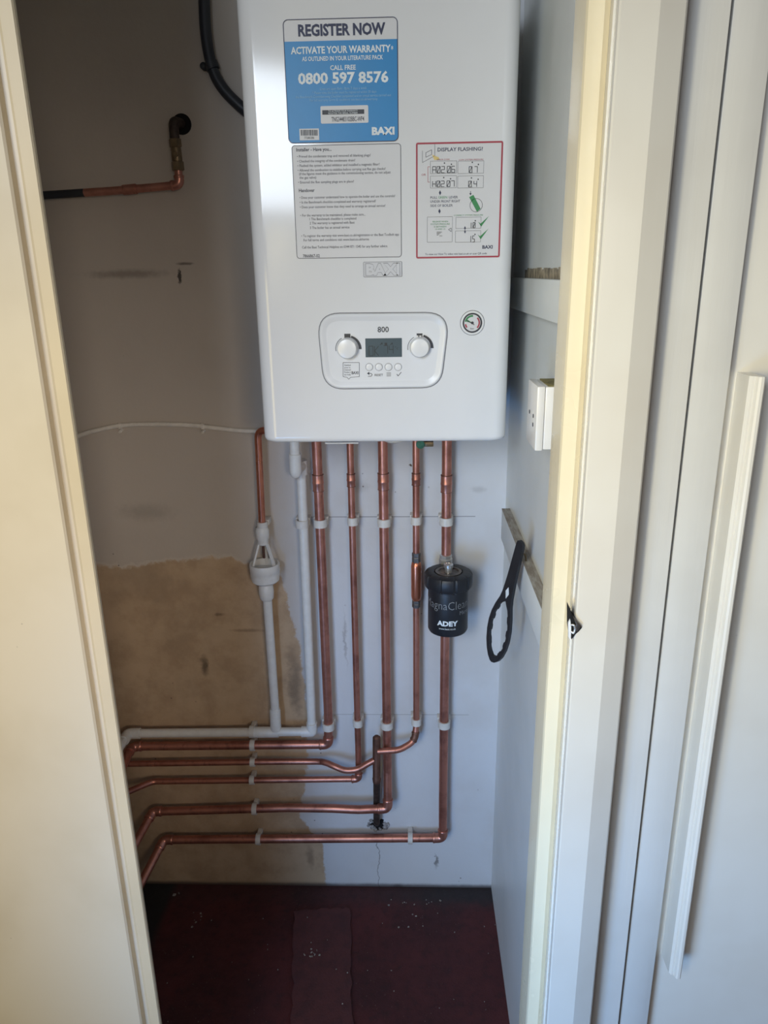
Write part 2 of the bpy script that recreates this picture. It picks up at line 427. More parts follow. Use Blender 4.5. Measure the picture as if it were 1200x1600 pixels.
def segments(mb, body, u0, u1, v0, v1, Y, w):           # seven-segment characters
    n = sum(.35 if ch == '.' else 1 for ch in body); a, b = P(u0, v1, Y), P(u1, v1, Y); zt = P(u0, v0, Y).z; zb = a.z
    cw = (b.x - a.x) / n; x = a.x
    def bar(p, q):
        p, q = Vector((p[0], 0, p[1])), Vector((q[0], 0, q[1])); d = _n(q - p); s_ = Vector((-d.z, 0, d.x)) * (w / 2)
        mb.add([(c.x, Y, c.z) for c in (p - s_, q - s_, q + s_, p + s_)], [(0, 1, 2, 3)])
    for ch in body:
        if ch == ' ': x += cw; continue
        if ch == '.':
            bar((x - cw * .02, zb), (x + cw * .05, zb)); x += cw * .35; continue
        l, r = x + cw * .14, x + cw * .86; zm = (zt + zb) / 2; xm = (l + r) / 2
        S = {'a': ((l, zt), (r, zt)), 'b': ((r, zt), (r, zm)), 'c': ((r, zm), (r, zb)), 'd': ((l, zb), (r, zb)), 'e': ((l, zm), (l, zb)),
             'f': ((l, zt), (l, zm)), 'g': ((l, zm), (r, zm)), 'z': ((l, zb), (r, zt))}
        for c in SEG[ch]:
            if c == 'k': bar((l, zm), (r, zt)); bar((l, zm), (r, zb))
            else: bar(*S[c])
        x += cw
def stroke_px(mb, pts, w, Y):                           # a polyline of ribbons through pixel points
    q = [P(u, v, Y) for u, v in pts]
    for p, r in zip(q[:-1], q[1:]):
        d = _n(r - p); s_ = Vector((-d.z, 0, d.x)) * (w / 2)
        mb.add([p - s_, r - s_, r + s_, p + s_], [(0, 1, 2, 3)])
def poly_px(mb, pts, Y): mb.add([P(u, v, Y) for u, v in pts], [tuple(range(len(pts)))])
def arc_px(mb, u, v, r0, r1, a0, a1, Y, n=20, taper=None):   # angles clockwise from 12 o'clock, radii in px
    c = P(u, v, Y); k = PXM(u, v, Y); vs = []
    for i in range(n + 1):
        t = i / n; a = math.radians(a0 + (a1 - a0) * t); ri = r0; ro = r1 if taper is None else r0 + (r1 - r0) * (taper[0] + (taper[1] - taper[0]) * t)
        for r in (ri, ro): vs.append((c.x + math.sin(a) * r * k, Y, c.z + math.cos(a) * r * k))
    mb.add(vs, [(2 * i, 2 * i + 1, 2 * i + 3, 2 * i + 2) for i in range(n)])

# ================================================================== THE SETTING
XR = P(782, 1000, YW).x                                 # right wall
XL = P(150, 1000, YW).x                                 # left wall, just behind the left jamb
ZC = 2.42
def struct(o, label, cat): return props(o, label, cat, None, 'structure')
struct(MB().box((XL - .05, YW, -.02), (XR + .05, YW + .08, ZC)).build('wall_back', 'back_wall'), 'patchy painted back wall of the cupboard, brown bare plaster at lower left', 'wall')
struct(MB().box((XR, .99, -.02), (XR + .08, YW, ZC)).build('wall_right', 'side_wall'), 'pale grey painted right side wall of the cupboard', 'wall')
struct(MB().box((XL - .08, 1.02, -.02), (XL, YW, ZC)).build('wall_left', 'back_wall'), 'shaded left side wall of the cupboard behind the cream jamb', 'wall')
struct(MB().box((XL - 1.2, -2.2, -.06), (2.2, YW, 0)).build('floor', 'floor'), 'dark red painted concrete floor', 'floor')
struct(MB().box((XL - .08, .9, ZC), (XR + .9, YW + .08, ZC + .05)).build('ceiling', 'side_wall'), 'ceiling of the cupboard', 'ceiling')
# middle slab of the floor, slightly raised and worn
a0, a1 = PZ(460, 1422, .006), PZ(546, 1418, .006); b0, b1 = PZ(455, 1640, .006), PZ(552, 1640, .006)
def rag_line(p, q, n=14, amp=.004):
    return [(p + (q - p) * (i / n) + Vector((random.uniform(-amp, amp), random.uniform(-amp, amp), 0))) for i in range(n + 1)]
poly = rag_line(a0, a1) + rag_line(a1, b1)[1:] + rag_line(b1, b0)[1:] + rag_line(b0, a0)[1:-1]
struct(MB().loft([[Vector((p.x, p.y, -.001)) for p in poly], [Vector((p.x, p.y, .006)) for p in poly]]).build('trim_1', 'slab'), 'worn reddish slab strip in the middle of the cupboard floor', 'slab')

# ---- right side joinery, all vertical boards (columns read along row 800)
def q8(u, Y): p = P(u, 800, Y); return (p.x, p.y)
ZT = 2.42
def board(name, prof, mat, label, cat, parent=None, z0=0.0, z1=ZT, bevel=0.0):
    o = MB().prism([q8(u, Y) for u, Y in prof], 'z', z0, z1).build(name, mat, parent, bevel, 8)
    return struct(o, label, cat) if parent is None else o
xw = XR + .02
back = (xw, .99)
def board_xy(name, poly, mat, label, cat, bevel=0.0, z0=0.0):
    return struct(MB().prism(poly, 'z', z0, ZT).build(name, mat, None, bevel, 8), label, cat)
board_xy('trim_2', [q8(856, .985), q8(859, .972), q8(869, .944), q8(872, .940), q8(893, .940), q8(900, .945), (q8(900, .945)[0], .99), (q8(856, .985)[0], .99)],
         'paint_cream', 'cream painted door stop on the right of the opening', 'trim', 0)
board_xy('trim_3', [q8(900, .95), q8(901, .915), q8(904, .900), q8(907, .900), q8(908.5, .887), q8(911, .882), q8(914, .880), q8(964, .880), q8(997, .891), q8(999, .894), (q8(999, .894)[0], .955), (q8(900, .95)[0], .955)],
         'paint_white', 'glossy white moulded architrave on the right of the opening', 'trim', 0)
board_xy('trim_4', [(q8(999, .932)[0] - .002, .932), q8(1055, .932), (q8(1055, .932)[0], .985), (q8(999, .932)[0] - .002, .985)], 'paint_grainy', 'grainy white frame board behind the architrave', 'trim', .001)
struct(MB().box((q8(900, .95)[0], .99, 0), (1.2, 1.05, ZT)).build('wall_front', 'side_wall'), 'wall behind the white door frame on the right', 'wall')
dr = thing('door_1', Vector((q8(1180, .94)[0], .95, 0)), 'white painted panelled door at the far right with a long wooden strip', 'door'); dr['kind'] = 'structure'
MB().prism([q8(1058, .941), q8(1113, .941), (q8(1113, .941)[0], .980), (q8(1058, .941)[0], .980)], 'z', .005, ZT).build('stile', 'paint_grainy', dr, .0012)
MB().prism([(q8(1113, .941)[0], .964), (1.1, .964), (1.1, .98), (q8(1113, .941)[0], .98)], 'z', .005, ZT).build('panel', 'paint_white', dr)
zb1 = P(1050, 1524, .925).z; zb0 = P(1185, 588, .925).z
xa = q8(1141, .93)[0]; xb_ = q8(1168, .918)[0]
prof = [(xa, .964), (xa + .001, .930), (xa + .004, .926), (xa + .007, .926), (xa + .0085, .920), (xa + .011, .918), (xb_ - .002, .918), (xb_, .920), (xb_, .964)]
MB().prism(prof, 'z', zb1, zb0).build('cover_strip', 'paint_white', dr, 0, 30, 2, 'long raised white timber strip')

# ---- left side joinery
pl = [q8(137, .962), q8(136, .956), q8(133, .953), q8(116, .953), q8(113, .955), (q8(112, .957)[0], .985), (q8(112, .957)[0], 1.0), (q8(118, .96)[0], 1.0)]
board_xy('trim_5', pl, 'paint_cream_left', 'cream painted stop strip on the left of the opening', 'trim', 0)
x5 = q8(112, .957)[0]
board_xy('trim_6', [(x5 - .0005, .985), (x5 - .0005, .966), (x5 - .009, .964), (x5 - .0095, .953), (x5 - .012, .950), (x5 - .75, .950), (x5 - .75, .985)], 'panel_cream', 'wide cream painted panel at the far left of the opening', 'trim', 0)
struct(MB().box((x5 - .75, 1.0, 0), (x5 - .045, 1.02, ZT)).build('wall_front_left', 'panel_cream'), 'back of the cream front wall, left of the opening', 'wall')

# ---- battens on the right wall
t = thing('wall_batten', Vector((XR - .01, 1.3, .9)), 'lower wooden batten on the right wall, bare worn top, spanner hung from it', 'batten')
XB = XR - .018
za = PX(786, 800, XB).z
yb0 = 1.02; yb1 = min(PX(784, 800, XB).y, YW - .004)
MB().box((XB, yb0, za - .07), (XR + .001, yb1, za)).build('batten_board', 'side_wall', t, .002)
MB().box((XB - .0004, yb0, za), (XR, yb1, za + .0015)).build('bare_top', 'bare_wood', t, 0, 38, 2, 'bare grey-brown top edge')
XB2 = XR - .012
zt2 = PX(806, 434, XB2).z; zl2 = PX(832, 493, XB2).z
o = MB().box((XB2, 1.02, zl2), (XR + .001, YW - .002, zt2)).build('wall_batten', 'side_wall', None, .002)
props(o, 'upper flat painted batten on the right wall beside the boiler, above the white junction box', 'batten')
# rough brown torn edge above it
mb = MB(); y = 1.06
while y < 1.5:
    w = random.uniform(.012, .03); h = random.uniform(.0145, .018)
    mb.box((XR - .0012, y, zt2 - .001), (XR, y + w, zt2 + h)); y += w
M['torn'] = simple('torn_backing', (172, 160, 138), .9, 0, .35, 45, .4)
mb.build('torn_edge', 'torn', o, 0, 38, 2, 'torn brown edge of old wall covering')

# ================================================================== BOILER
bl = P(412.5, 685, YF + .015); br = P(790, 685, YF + .015)
BX0, BX1 = bl.x, br.x; BZ0 = P(600, 691, YF).z; BZ1 = BZ0 + .763
boiler = thing('boiler', Vector(((BX0 + BX1) / 2, (YF + YW) / 2, BZ0)), 'large white wall hung gas boiler with blue sticker and control panel', 'boiler')
def bprof(ins):
    r = .026; out = []
    x0, x1, yf, yb = BX0 + ins, BX1 - ins, YF + ins, YW - .001
    for cx, cy, a0 in ((x0 + r, yf + r, 180), (x1 - r, yf + r, 270)):
        for k in range(9):
            a = math.radians(a0 + 90 * k / 8); out.append((cx + r * math.cos(a), cy + r * math.sin(a)))
        if a0 == 180: out += [(cx + .003, cy - r), (x1 - r - .003, cy - r)]   # keeps the front flat
    return [(x0, yf + r + .003)] + out + [(x1, yf + r + .003), (x1, yb), (x0, yb)]
rings = []
for ins, dz in ((.012, 0), (.006, .0005), (.002, .003), (0, .008), (0, .011), (0, .752), (0, .755), (.003, .76), (.008, .763)):
    rings.append([(x, y, BZ0 + dz) for x, y in bprof(ins)])
MB().loft(rings).build('casing', 'white_enamel', boiler, 0, 50)

# ---- blue registration sticker
Y1, Y2, Y3, Y4 = YF - .0004, YF - .0008, YF - .0012, YF - .0016
st = MB(); slab_px(st, 446, 28, 622, 222.5, Y1, .0004, .008)
s1 = st.build('registration_sticker', 'sticker_white', boiler, 0, 38, 2, 'blue and white registration sticker')
mb = MB()
pxz = lambda u, v: (P(u, v, Y2).x, P(u, v, Y2).z)
xl, xr = P(446, 125, Y2).x, P(622, 125, Y2).x; zb, zt = P(534, 222.5, Y2).z, P(534, 63, Y2).z
pts = rrect(xl + .0009, zb + .0009, xr - .0009, zt + .03, .008)
pts = [(x, min(z, zt)) for x, z in pts]
mb.prism(pts, 'y', Y2, Y2 + .0003); mb.build('blue_field', 'sticker_blue', s1)
mb = MB(); frame_px(mb, 446, 28, 622, 222.5, .0011, Y3, .008); mb.build('border', 'ink_navy', s1)
mb = MB()
write(mb, 'REGISTER NOW', 466, 602, 54.5, 17.2, Y3, .034); mb.build('title', 'ink_navy', s1)
for args in (('ACTIVATE YOUR WARRANTY', 454.5, 610.5, 82.5, 10.5, Y3, .03), ('*', 611, 614.5, 82, 10, Y3, .01),
             ('AS OUTLINED IN YOUR LITERATURE PACK', 472, 598.5, 94, 6.6, Y3, .02), ('CALL FREE', 516, 556, 109, 7.2, Y3, .022),
             ('0800 597 8576', 466, 607, 129.5, 16, Y3, .034), ('BAXI', 581, 616.5, 210, 11, Y3, .05)):
    mb = MB(); write(mb, *args); mb.build('lettering', 'ink_white', s1)
mb = MB()
for tx, u0, u1, v in (('Lines are open 8am - 8pm, 7 days a week', 500, 573, 140), ('* Please note the boiler must be registered within 30 days', 488, 588, 146),
                      ('the Benchmark Commissioning Checklist completed and an annual service carried out', 462, 611, 152), ('For full warranty terms & conditions see baxi.co.uk/warranty', 484, 590, 157.5)):
    write(mb, tx, u0, u1, v, 4, Y3)
mb.build('small_print', 'ink_pale_blue', s1)
mb = MB(); slab_px(mb, 501, 165, 575.5, 192.5, Y3, .0003, .002); mb.build('white_label', 'sticker_white', s1); mb = MB(); slab_px(mb, 468, 201, 498.5, 219, Y3, .0003)
mb.build('white_label', 'sticker_white', s1)
mb = MB(); slab_px(mb, 503.5, 171.5, 569, 178.5, Y4, .0002); mb.build('dark_band', 'ink_dark', s1)
mb = MB(); write(mb, 'TO ACTIVATE YOUR WARRANTY', 513, 559, 174.6, 2.5, Y4 - .0003); write(mb, 'REGISTER THE SERIAL NUMBER', 513, 559, 178, 2.5, Y4 - .0003); mb.build('band_text', 'ink_white', s1)
mb = MB(); write(mb, 'TNG34483102BBC-WP4', 518, 569, 189.5, 7.2, Y4, .006); mb.build('serial_number', 'ink_dark', s1); mb = MB()
u = 470.
while u < 496.5:
    w = random.choice((.5, .5, .9, 1.3)); slab_px(mb, u, 202.8, u + w, 211.8, Y4, .0002); u += w + random.choice((.5, .8))
write(mb, '77280286', 475.5, 491, 217, 3.6, Y4); mb.build('barcode', 'ink_dark', s1)

# ---- white installer sticker
st = MB(); slab_px(st, 459.5, 225.5, 627, 403, Y1, .0004, .005)
s2 = st.build('installer_sticker', 'sticker_white', boiler, 0, 38, 2, 'white installer checklist sticker')
mb = MB(); frame_px(mb, 459.5, 225.5, 627, 403, .0009, Y2, .005); mb.build('border', 'ink_grey', s2)
mb = MB(); z2 = lambda x, y: (440 + x / 6, 210 + y / 6)
def w2(tx, x0, x1, yb, cap, bold=0):
    u0, v = z2(x0, yb); u1, _ = z2(x1, yb); write(mb, tx, u0, u1, v, cap, Y2, bold)
w2('Installer - Have you...', 138, 468, 156, 5.2, .02); w2('Handover', 162, 310, 540, 5.2, .02); w2('7866867-02', 200, 358, 1152, 4.6, .015)
mb.build('headings', 'ink_grey', s2)
mb = MB()
for tx, x0, x1, y in (('\u2022 Primed the condensate trap and removed all blanking plugs?', 145, 835, 212), ('\u2022 Checked the integrity of the condensate drain?', 147, 690, 258),
    ('\u2022 Flushed the system, added inhibitor and installed a magnetic filter?', 149, 918, 298), ('\u2022 Allowed the combustion to stabilise before carrying out flue gas checks?', 151, 975, 340),
    ('(if the figures meet the guidance in the commissioning section, do not adjust', 164, 1022, 374), ('the gas valve)', 168, 325, 416), ('\u2022 Ensured the flue sampling plugs are in place?', 155, 678, 456),
    ('\u2022 Does your customer understand how to operate the boiler and use the controls?', 168, 1064, 596), ('\u2022 Is the Benchmark checklist completed and warranty registered?', 170, 884, 642), ('\u2022 Does your customer know that they need to arrange an annual service?', 172, 974, 686),
    ('\u2022 For the warranty to be maintained, please make sure...', 176, 786, 766), ('1 The Benchmark checklist is completed', 262, 700, 802), ('2 The warranty is registered with Baxi', 264, 682, 840), ('3 The boiler has an annual service', 266, 636, 884),
    ('\u2022 To register the warranty visit www.baxi.co.uk/registration or the Baxi Toolbelt app', 186, 1100, 956), ('For full terms and conditions visit www.baxi.co.uk/terms', 206, 820, 998), ('Call the Baxi Technical Helpline on 0344 871 1545 for any further advice.', 192, 996, 1064)):
    w2(tx, x0, x1, y, 3.9, .003)
mb.build('printed_text', 'ink_grey', s2)

# ---- red-bordered pressure sticker
st = MB(); slab_px(st, 650, 221.5, 783.5, 403, Y1, .0004)
s3 = st.build('pressure_sticker', 'sticker_white', boiler, 0, 38, 2, 'white sticker with red border showing low pressure codes')
st = MB()
red = [(650, 221), (784, 222.5), (776, 403.5), (649, 402)]
mb = MB(); frame_px(mb, 650, 221.5, 783.5, 403, .0027, Y2); mb.build('red_border', 'ink_red', s3)
K = .13333
def z3(x, y): return (640 + x * K, 210 + y * K)
mb = MB()
def w3(tx, x0, x1, yb, cap, bold=0):
    u0, v = z3(x0, yb); u1, _ = z3(x1, yb); write(mb, tx, u0, u1, v, cap, Y2, bold)
w3('DISPLAY FLASHING?', 328, 858, 194, 5.6, .012); w3('PULL            LEVER', 243, 565, 752, 3.8); w3('UNDER FRONT RIGHT', 243, 592, 798, 3.8); w3('SIDE OF BOILER', 243, 504, 848, 3.8)
w3('BAXI', 852, 972, 1338, 5, .03); w3('To view our How To video visit baxi.co.uk or scan QR code', 182, 905, 1410, 3)
for (x, y) in ((357, 684), (350, 900)): poly_px(mb, [z3(x, y - 30), z3(x + 14, y), z3(x, y + 30), z3(x - 14, y)], Y2)
poly_px(mb, [z3(649, 1075), z3(662, 1105), z3(652, 1105), z3(652, 1135), z3(662, 1135), z3(649, 1162), z3(636, 1135), z3(646, 1135), z3(646, 1105), z3(636, 1105)], Y2)
stroke_px(mb, [z3(715, 664), z3(713, 705)], .0008, Y2); poly_px(mb, [z3(700, 690), z3(727, 690), z3(713, 714)], Y2)
mb.build('lettering', 'ink_navy', s3)
for body, x0, x1, ya, yb in (('A02.06', 262, 536, 378, 452), ('0.7', 690, 800, 378, 448), ('H02.07', 262, 530, 548, 616), ('0.4', 684, 792, 548, 616), ('1.0', 690, 772, 1034, 1096), ('1.5', 690, 764, 1190, 1262)):
    (u0, v0), (u1, v1) = z3(x0, ya), z3(x1, yb); mb = MB(); segments(mb, body, u0, u1, v0, v1, Y2, .001); mb.build('display_code', 'ink_dark', s3)
mb = MB()
for x, y in ((408, 336), (490, 350), (735, 328), (806, 352), (400, 506), (480, 520), (724, 510), (803, 526), (770, 1012), (766, 1172)):
    u, v = z3(x, y); arc_px(mb, u, v, 0, 1.1, 0, 360, Y2, 8)
stroke_px(mb, [z3(455, 1115), z3(488, 1096), z3(488, 1140), z3(455, 1115)], .0006, Y2)
for yy, xx in ((1144, 380), (1156, 365), (1168, 350), (1180, 338)): stroke_px(mb, [z3(318, yy), z3(xx, yy)], .0007, Y2)
w3('bar', 352, 386, 1194, 1.8)
mb.build('diagram_marks', 'ink_dark', s3)
mb = MB()
for x0, y0, x1, y1 in ((242, 310, 552, 458), (565, 310, 870, 458), (242, 484, 550, 628), (562, 484, 866, 628), (206, 964, 502, 1264), (540, 968, 838, 1102), (536, 1128, 834, 1264)):
    (u0, v0), (u1, v1) = z3(x0, y0), z3(x1, y1); frame_px(mb, u0, v0, u1, v1, .0004, Y2)
stroke_px(mb, [z3(150, 190), z3(150, 330), z3(295, 250), z3(295, 110)], .0005, Y2); stroke_px(mb, [z3(190, 215), z3(258, 180), z3(258, 235), z3(190, 268), z3(190, 215)], .0006, Y2)
u, v = z3(780, 830); arc_px(mb, u, v, 9.4, 10, 0, 360, Y2, 24)
mb.build('diagram_lines', 'ink_grey', s3)
mb = MB(); w3('ERROR CODE', 320, 468, 302, 2.2); w3('LOW SYSTEM PRESSURE', 580, 864, 304, 2.2); w3('OR', 140, 190, 484, 3)
stroke_px(mb, [z3(238, 380), z3(215, 380), z3(215, 560), z3(238, 560)], .0006, Y2); mb.build('red_lettering', 'ink_red', s3)
mb = MB()
poly_px(mb, [z3(698, 735), z3(748, 708), z3(832, 872), z3(790, 908)], Y2); mb.build('green_lever', 'ink_green', s3); mb = MB()
for dx, dy in ((0, 0), (-6, 148)):
    tk = MB(); poly_px(tk, [z3(805 + dx, 1024 + dy), z3(832 + dx, 1046 + dy), z3(930 + dx, 956 + dy), z3(838 + dx, 1082 + dy)], Y2); tk.build('tick_mark', 'ink_green', s3)
w3('GREEN', 335, 440, 752, 3.8); w3('CORRECT SYSTEM PRESSURE', 520, 860, 954, 2)
for tx, x0, x1, y in (('RELEASE WHEN', 270, 450, 1030), ('SYSTEM PRESSURE', 246, 470, 1060), ('IS BETWEEN', 286, 430, 1090), ('1.0 AND 1.5', 300, 416, 1118)): w3(tx, x0, x1, y, 2.3)
mb.build('green_lettering', 'ink_green', s3)
mb = MB(); poly_px(mb, [z3(262, 236), z3(345, 270), z3(345, 296), z3(290, 302)], Y2); mb.build('yellow_beam', 'ink_yellow', s3)

# ---- badge
mb = MB(); (xa0, za0, xb0, zb0_) = slab_px(mb, 568.5, 409.5, 627.5, 432, YF - .0015, .002, .0015)
bd = mb.build('name_badge', 'badge', boiler, 0, 38, 2, 'pale silver embossed badge')
mb = MB(); frame_px(mb, 568.5, 409.5, 627.5, 432, .0012, YF - .0024, .0015)
vs, fs = glyphs('BAXI', .03)
write(mb, 'BAXI', 572, 624.5, 429, 16, YF - .0024, .045); mb.build('badge_relief', 'badge', bd)
mb = MB(); write(mb, 'BAXI', 571.2, 625.2, 429.5, 17, YF - .0018, .065); mb.build('badge_shade', 'badge_shade', bd)
mb = MB(); frame_px(mb, 567.6, 408.6, 628.4, 433, .0009, YF - .0003, .002); mb.build('badge_edge', 'badge_shade', bd)

# ---- control panel
cpp = [P(u, v, YF) for u, v in ((495.5, 490), (702.5, 488.5), (688.5, 605), (507, 607.5))]
def ctl(scale_m, r=.026):
    pts = [(p.x, p.z) for p in cpp]; cx = sum(p[0] for p in pts) / 4; cz = sum(p[1] for p in pts) / 4
    hw = (pts[1][0] - pts[0][0]) / 2; hh = (pts[0][1] - pts[3][1]) / 2
    q = [(cx + (x - cx) * (hw - scale_m) / hw, cz + (z - cz) * (hh - scale_m) / hh) for x, z in pts]
    rr = max(r - scale_m, .006)
    return rpoly(q, rr)
mb = MB(); L3 = lambda s_, y, r=.038: [(x, y, z) for x, z in ctl(s_, r)]
mb.loft([L3(.0, YF + .001), L3(.0008, YF - .003), L3(.003, YF - .0042), L3(.007, YF - .0038), L3(.0125, YF - .0006), L3(.0135, YF - .0005)])
cp = mb.build('control_panel', 'panel_white', boiler, 0, 30)
mb = MB(); ring(mb, [(x, z) for x, z in ctl(-.0016, .038)], [(x, z) for x, z in ctl(.0, .038)], YF - .0003); mb.build('panel_seam', 'seam', cp)
YP = YF - .0010
mb = MB(); slab_px(mb, 571, 528.5, 628, 558, YP, .0008, .0008); ld = mb.build('display', 'lcd', cp, 0, 38, 2, 'grey lcd display')
mb = MB(); segments(mb, 'OK', 575.5, 593, 541, 556, YP - .0003, .0011); segments(mb, '74', 598.5, 615.5, 540, 552.5, YP - .0003, .0011)
stroke_px(mb, [(594, 539), (597, 535.5), (597, 538.5)], .0012, YP - .0003); slab_px(mb, 601, 535.5, 605, 539.5, YP - .0003, .0001); stroke_px(mb, [(610, 539), (613, 535.5), (613, 538.5)], .0012, YP - .0003)
write(mb, '\u00b0c', 617, 622, 546, 4.5, YP - .0003)
mb.build('display_digits', 'lcd_ink', ld)
for (u, v, rr) in ((543, 544, 15.5), (655.5, 542.5, 15)):
    c = P(u, v, YF - .001); k = PXM(u, v, YF); r = rr * k
    mb = MB().lathe(c, (0, -1, 0), [(r * 1.06, 0), (r * 1.05, .002), (r, .004), (r * .97, .013), (r * .9, .0155), (r * .6, .0165), (0.0005, .0168)], 40)
    mb.build('knob', 'knob_white', cp)
for u in (577, 592, 607, 622):
    c = P(u, 573.5, YF - .0008); r = 5.4 * PXM(u, 573, YF)
    mb = MB().lathe(c, (0, -1, 0), [(r, 0), (r, .0012), (r * .85, .002), (r * .5, .0022), (.0003, .0022)], 24); mb.build('button', 'knob_white', cp)
mb = MB()
for u in (577, 592, 607, 622): arc_px(mb, u, 573.5, 5.5, 6.0, 0, 360, YP, 24)
mb.build('button_ring', 'seam', cp)
mb = MB(); write(mb, '800', 590, 607.5, 519, 8.4, YP, .015)
for u, v in ((543, 545), (655.5, 543.5)):
    arc_px(mb, u, v, 18, 18.8, -100, -28, YP, 16); arc_px(mb, u, v, 17.6, 23.5, 18, 92, YP, 20, (.55, .75))
slab_px(mb, 538, 521.5, 547.5, 528.5, YP, .0002)
slab_px(mb, 651, 521, 660, 524.2, YP, .0002); slab_px(mb, 653.5, 524, 655, 527, YP, .0002); slab_px(mb, 658.5, 524, 660, 527, YP, .0002)
write(mb, 'RESET', 585.5, 598.5, 587.5, 3.2, YP, .008)
stroke_px(mb, [(576, 583.5), (580, 583.5), (581.5, 585.5), (580, 588), (575, 588)], .0009, YP); poly_px(mb, [(573.5, 583.5), (577, 581), (577, 586)], YP)
for v in (582.8, 585, 587.2): stroke_px(mb, [(604, v), (611, v)], .0008, YP)
stroke_px(mb, [(620, 584.5), (622, 587.5), (627, 581.5)], .001, YP)
mb.build('panel_lettering', 'ink_dark', cp)
mb = MB()
q = [(536, 566.5), (561.5, 566.5), (561.5, 588.5), (548, 589.5), (545, 592.5), (542, 589.5), (536, 588.5)]
stroke_px(mb, q + [q[0]], .0007, YP)
for i, tx in enumerate(('Download', 'your e-', 'manual', 'Product is', 'eco ready')): write(mb, tx, 538, 548, 571.6 + i * 3.7, 2.4, YP)
write(mb, 'BAXI', 549.5, 560, 584.5, 4.2, YP, .02); mb.build('speech_bubble_print', 'ink_dark', cp)

# ---- pressure gauge
c = P(738, 504.5, YF); k = PXM(738, 504, YF)
mb = MB().lathe(c + Vector((0, .001, 0)), (0, -1, 0), [(18.6 * k, 0), (18.6 * k, .003), (17.4 * k, .005), (15 * k, .0052), (14.4 * k, .003), (14.2 * k, .0022)], 48)
pg = mb.build('pressure_gauge', 'knob_white', boiler, 0, 30, 2, 'round pressure gauge with green and red scale')
YG = YF - .0056
mb = MB(); arc_px(mb, 738, 504.5, 12.8, 15.2, 0, 360, YG, 40); arc_px(mb, 738, 504.5, 18.5, 19.2, 0, 360, YF - .0004, 40); mb.build('gauge_rim', 'ink_dark', pg)
mb = MB(); arc_px(mb, 738, 504.5, 0, 13, 0, 360, YG + .0006, 40); mb.build('gauge_face', 'sticker_white', pg)
mb = MB(); arc_px(mb, 738, 504.5, 9.2, 12, -80, 5, YG, 20); poly_px(mb, [(738, 504.5), (729.5, 503), (730.5, 499.5)], YG); mb.build('green_scale', 'ink_green', pg)
mb = MB(); arc_px(mb, 738, 504.5, 9.6, 12, 45, 135, YG, 20); arc_px(mb, 738, 504.5, 9.6, 12, -130, -100, YG, 10); mb.build('red_scale', 'ink_red', pg)
mb = MB(); stroke_px(mb, [(741, 507.5), (729, 500.5)], .0012, YG - .0005); arc_px(mb, 738, 504.5, 0, 2.2, 0, 360, YG - .0006, 12); write(mb, 'bar', 735, 741, 514.5, 2.6, YG); mb.build('needle', 'ink_dark', pg)

# ---- fittings peeping out under the casing
YPIPE = YW - .034
mb = MB()
a, b, c_, d = P(508, 695, YF + .09), P(583, 692, YF + .09), P(583, 690, YF + .2), P(508, 690, YF + .2)
mb.box((P(508, 695, YF + .05).x, YF + .05, BZ0 - .0135), (P(560, 695, YF + .05).x, YF + .2, BZ0 - .011)).build('information_flap', 'card', boiler, 0, 38, 2, 'thin white information card')
cx = P(615, 690, YF + .16)
MB().lathe((cx.x, YF + .16, BZ0 + .01), (0, 0, -1), [(.02, 0), (.022, .03), (.02, .042), (.012, .046)], 28).build('condensate_cap', 'white_plastic', boiler)
cx = P(661, 694, YF + .22)
mb = MB().lathe((cx.x, YF + .22, BZ0 + .01), (0, 0, -1), [(.009, 0), (.009, .055), (.011, .057), (.011, .066), (.006, .068)], 12)
mb.box((cx.x - .004, YF + .205, BZ0 - .056), (cx.x + .022, YF + .225, BZ0 - .046))
dv = mb.build('drain_valve', 'brass', boiler, .001)
mb = MB().lathe((cx.x - .006, YF + .205, BZ0 - .05), (0, -1, 0), [(.009, 0), (.009, .006), (.004, .009)], 16); mb.build('verdigris_nut', 'verdigris', dv)

# ================================================================== PIPES
R22, R15, RW = .0112, .0080, .0112
ZTOP = BZ0 - .0002
def line(u0, v0, u1, v1, Y0=None, Y1=None):
    return P(u0, v0, Y0 or YPIPE), P(u1, v1, Y1 or YPIPE)
def at_v(u0, v0, u1, v1, v): return u0 + (u1 - u0) * (v - v0) / (v1 - v0)
def coupling(root, u, v0, v1, r, Y=None, mat='copper_fitting'):
    Y = Y or YPIPE; a, b = P(u, v0, Y), P(u, v1, Y); b.x = a.x = (a.x + b.x) / 2; L_ = (a - b).length; q = r + .0018
    MB().lathe(b, a - b, [(r + .0002, 0), (q, .0006), (q, L_ * .42), (q + .0006, L_ * .46), (q + .0006, L_ * .54), (q, L_ * .58), (q, L_ - .0006), (r + .0002, L_)], 24).build('coupling', mat, root)
    d = _n(a - b); mb = MB()
    for t in (0.0, L_ * .5 - .0005, L_ - .001): mb.lathe(b + d * t, d, [(q + .0001, 0), (q + .0005, .0002), (q + .0005, .0008), (q + .0001, .001)], 24)
    mb.build('solder_rings', 'copper_dull', root)
def sub(path, a, b):                                    # part of a polyline between arc lengths a..b
    out = []; s_ = 0
    for p, q in zip(path[:-1], path[1:]):
        d = (q - p).length
        if s_ + d >= a and s_ <= b:
            t0 = max(0, (a - s_) / d) if d else 0; t1 = min(1, (b - s_) / d) if d else 1
            if not out: out.append(p.lerp(q, t0))
            out.append(p.lerp(q, t1))
        s_ += d
    return out
def nearest_s(path, c):
    best = (1e9, 0); s_ = 0
    for p, q in zip(path[:-1], path[1:]):
        for k in range(5):
            m = p.lerp(q, k / 4); dd = (m - c).length
            if dd < best[0]: best = (dd, s_ + (q - p).length * k / 4)
        s_ += (q - p).length
    return best[1]
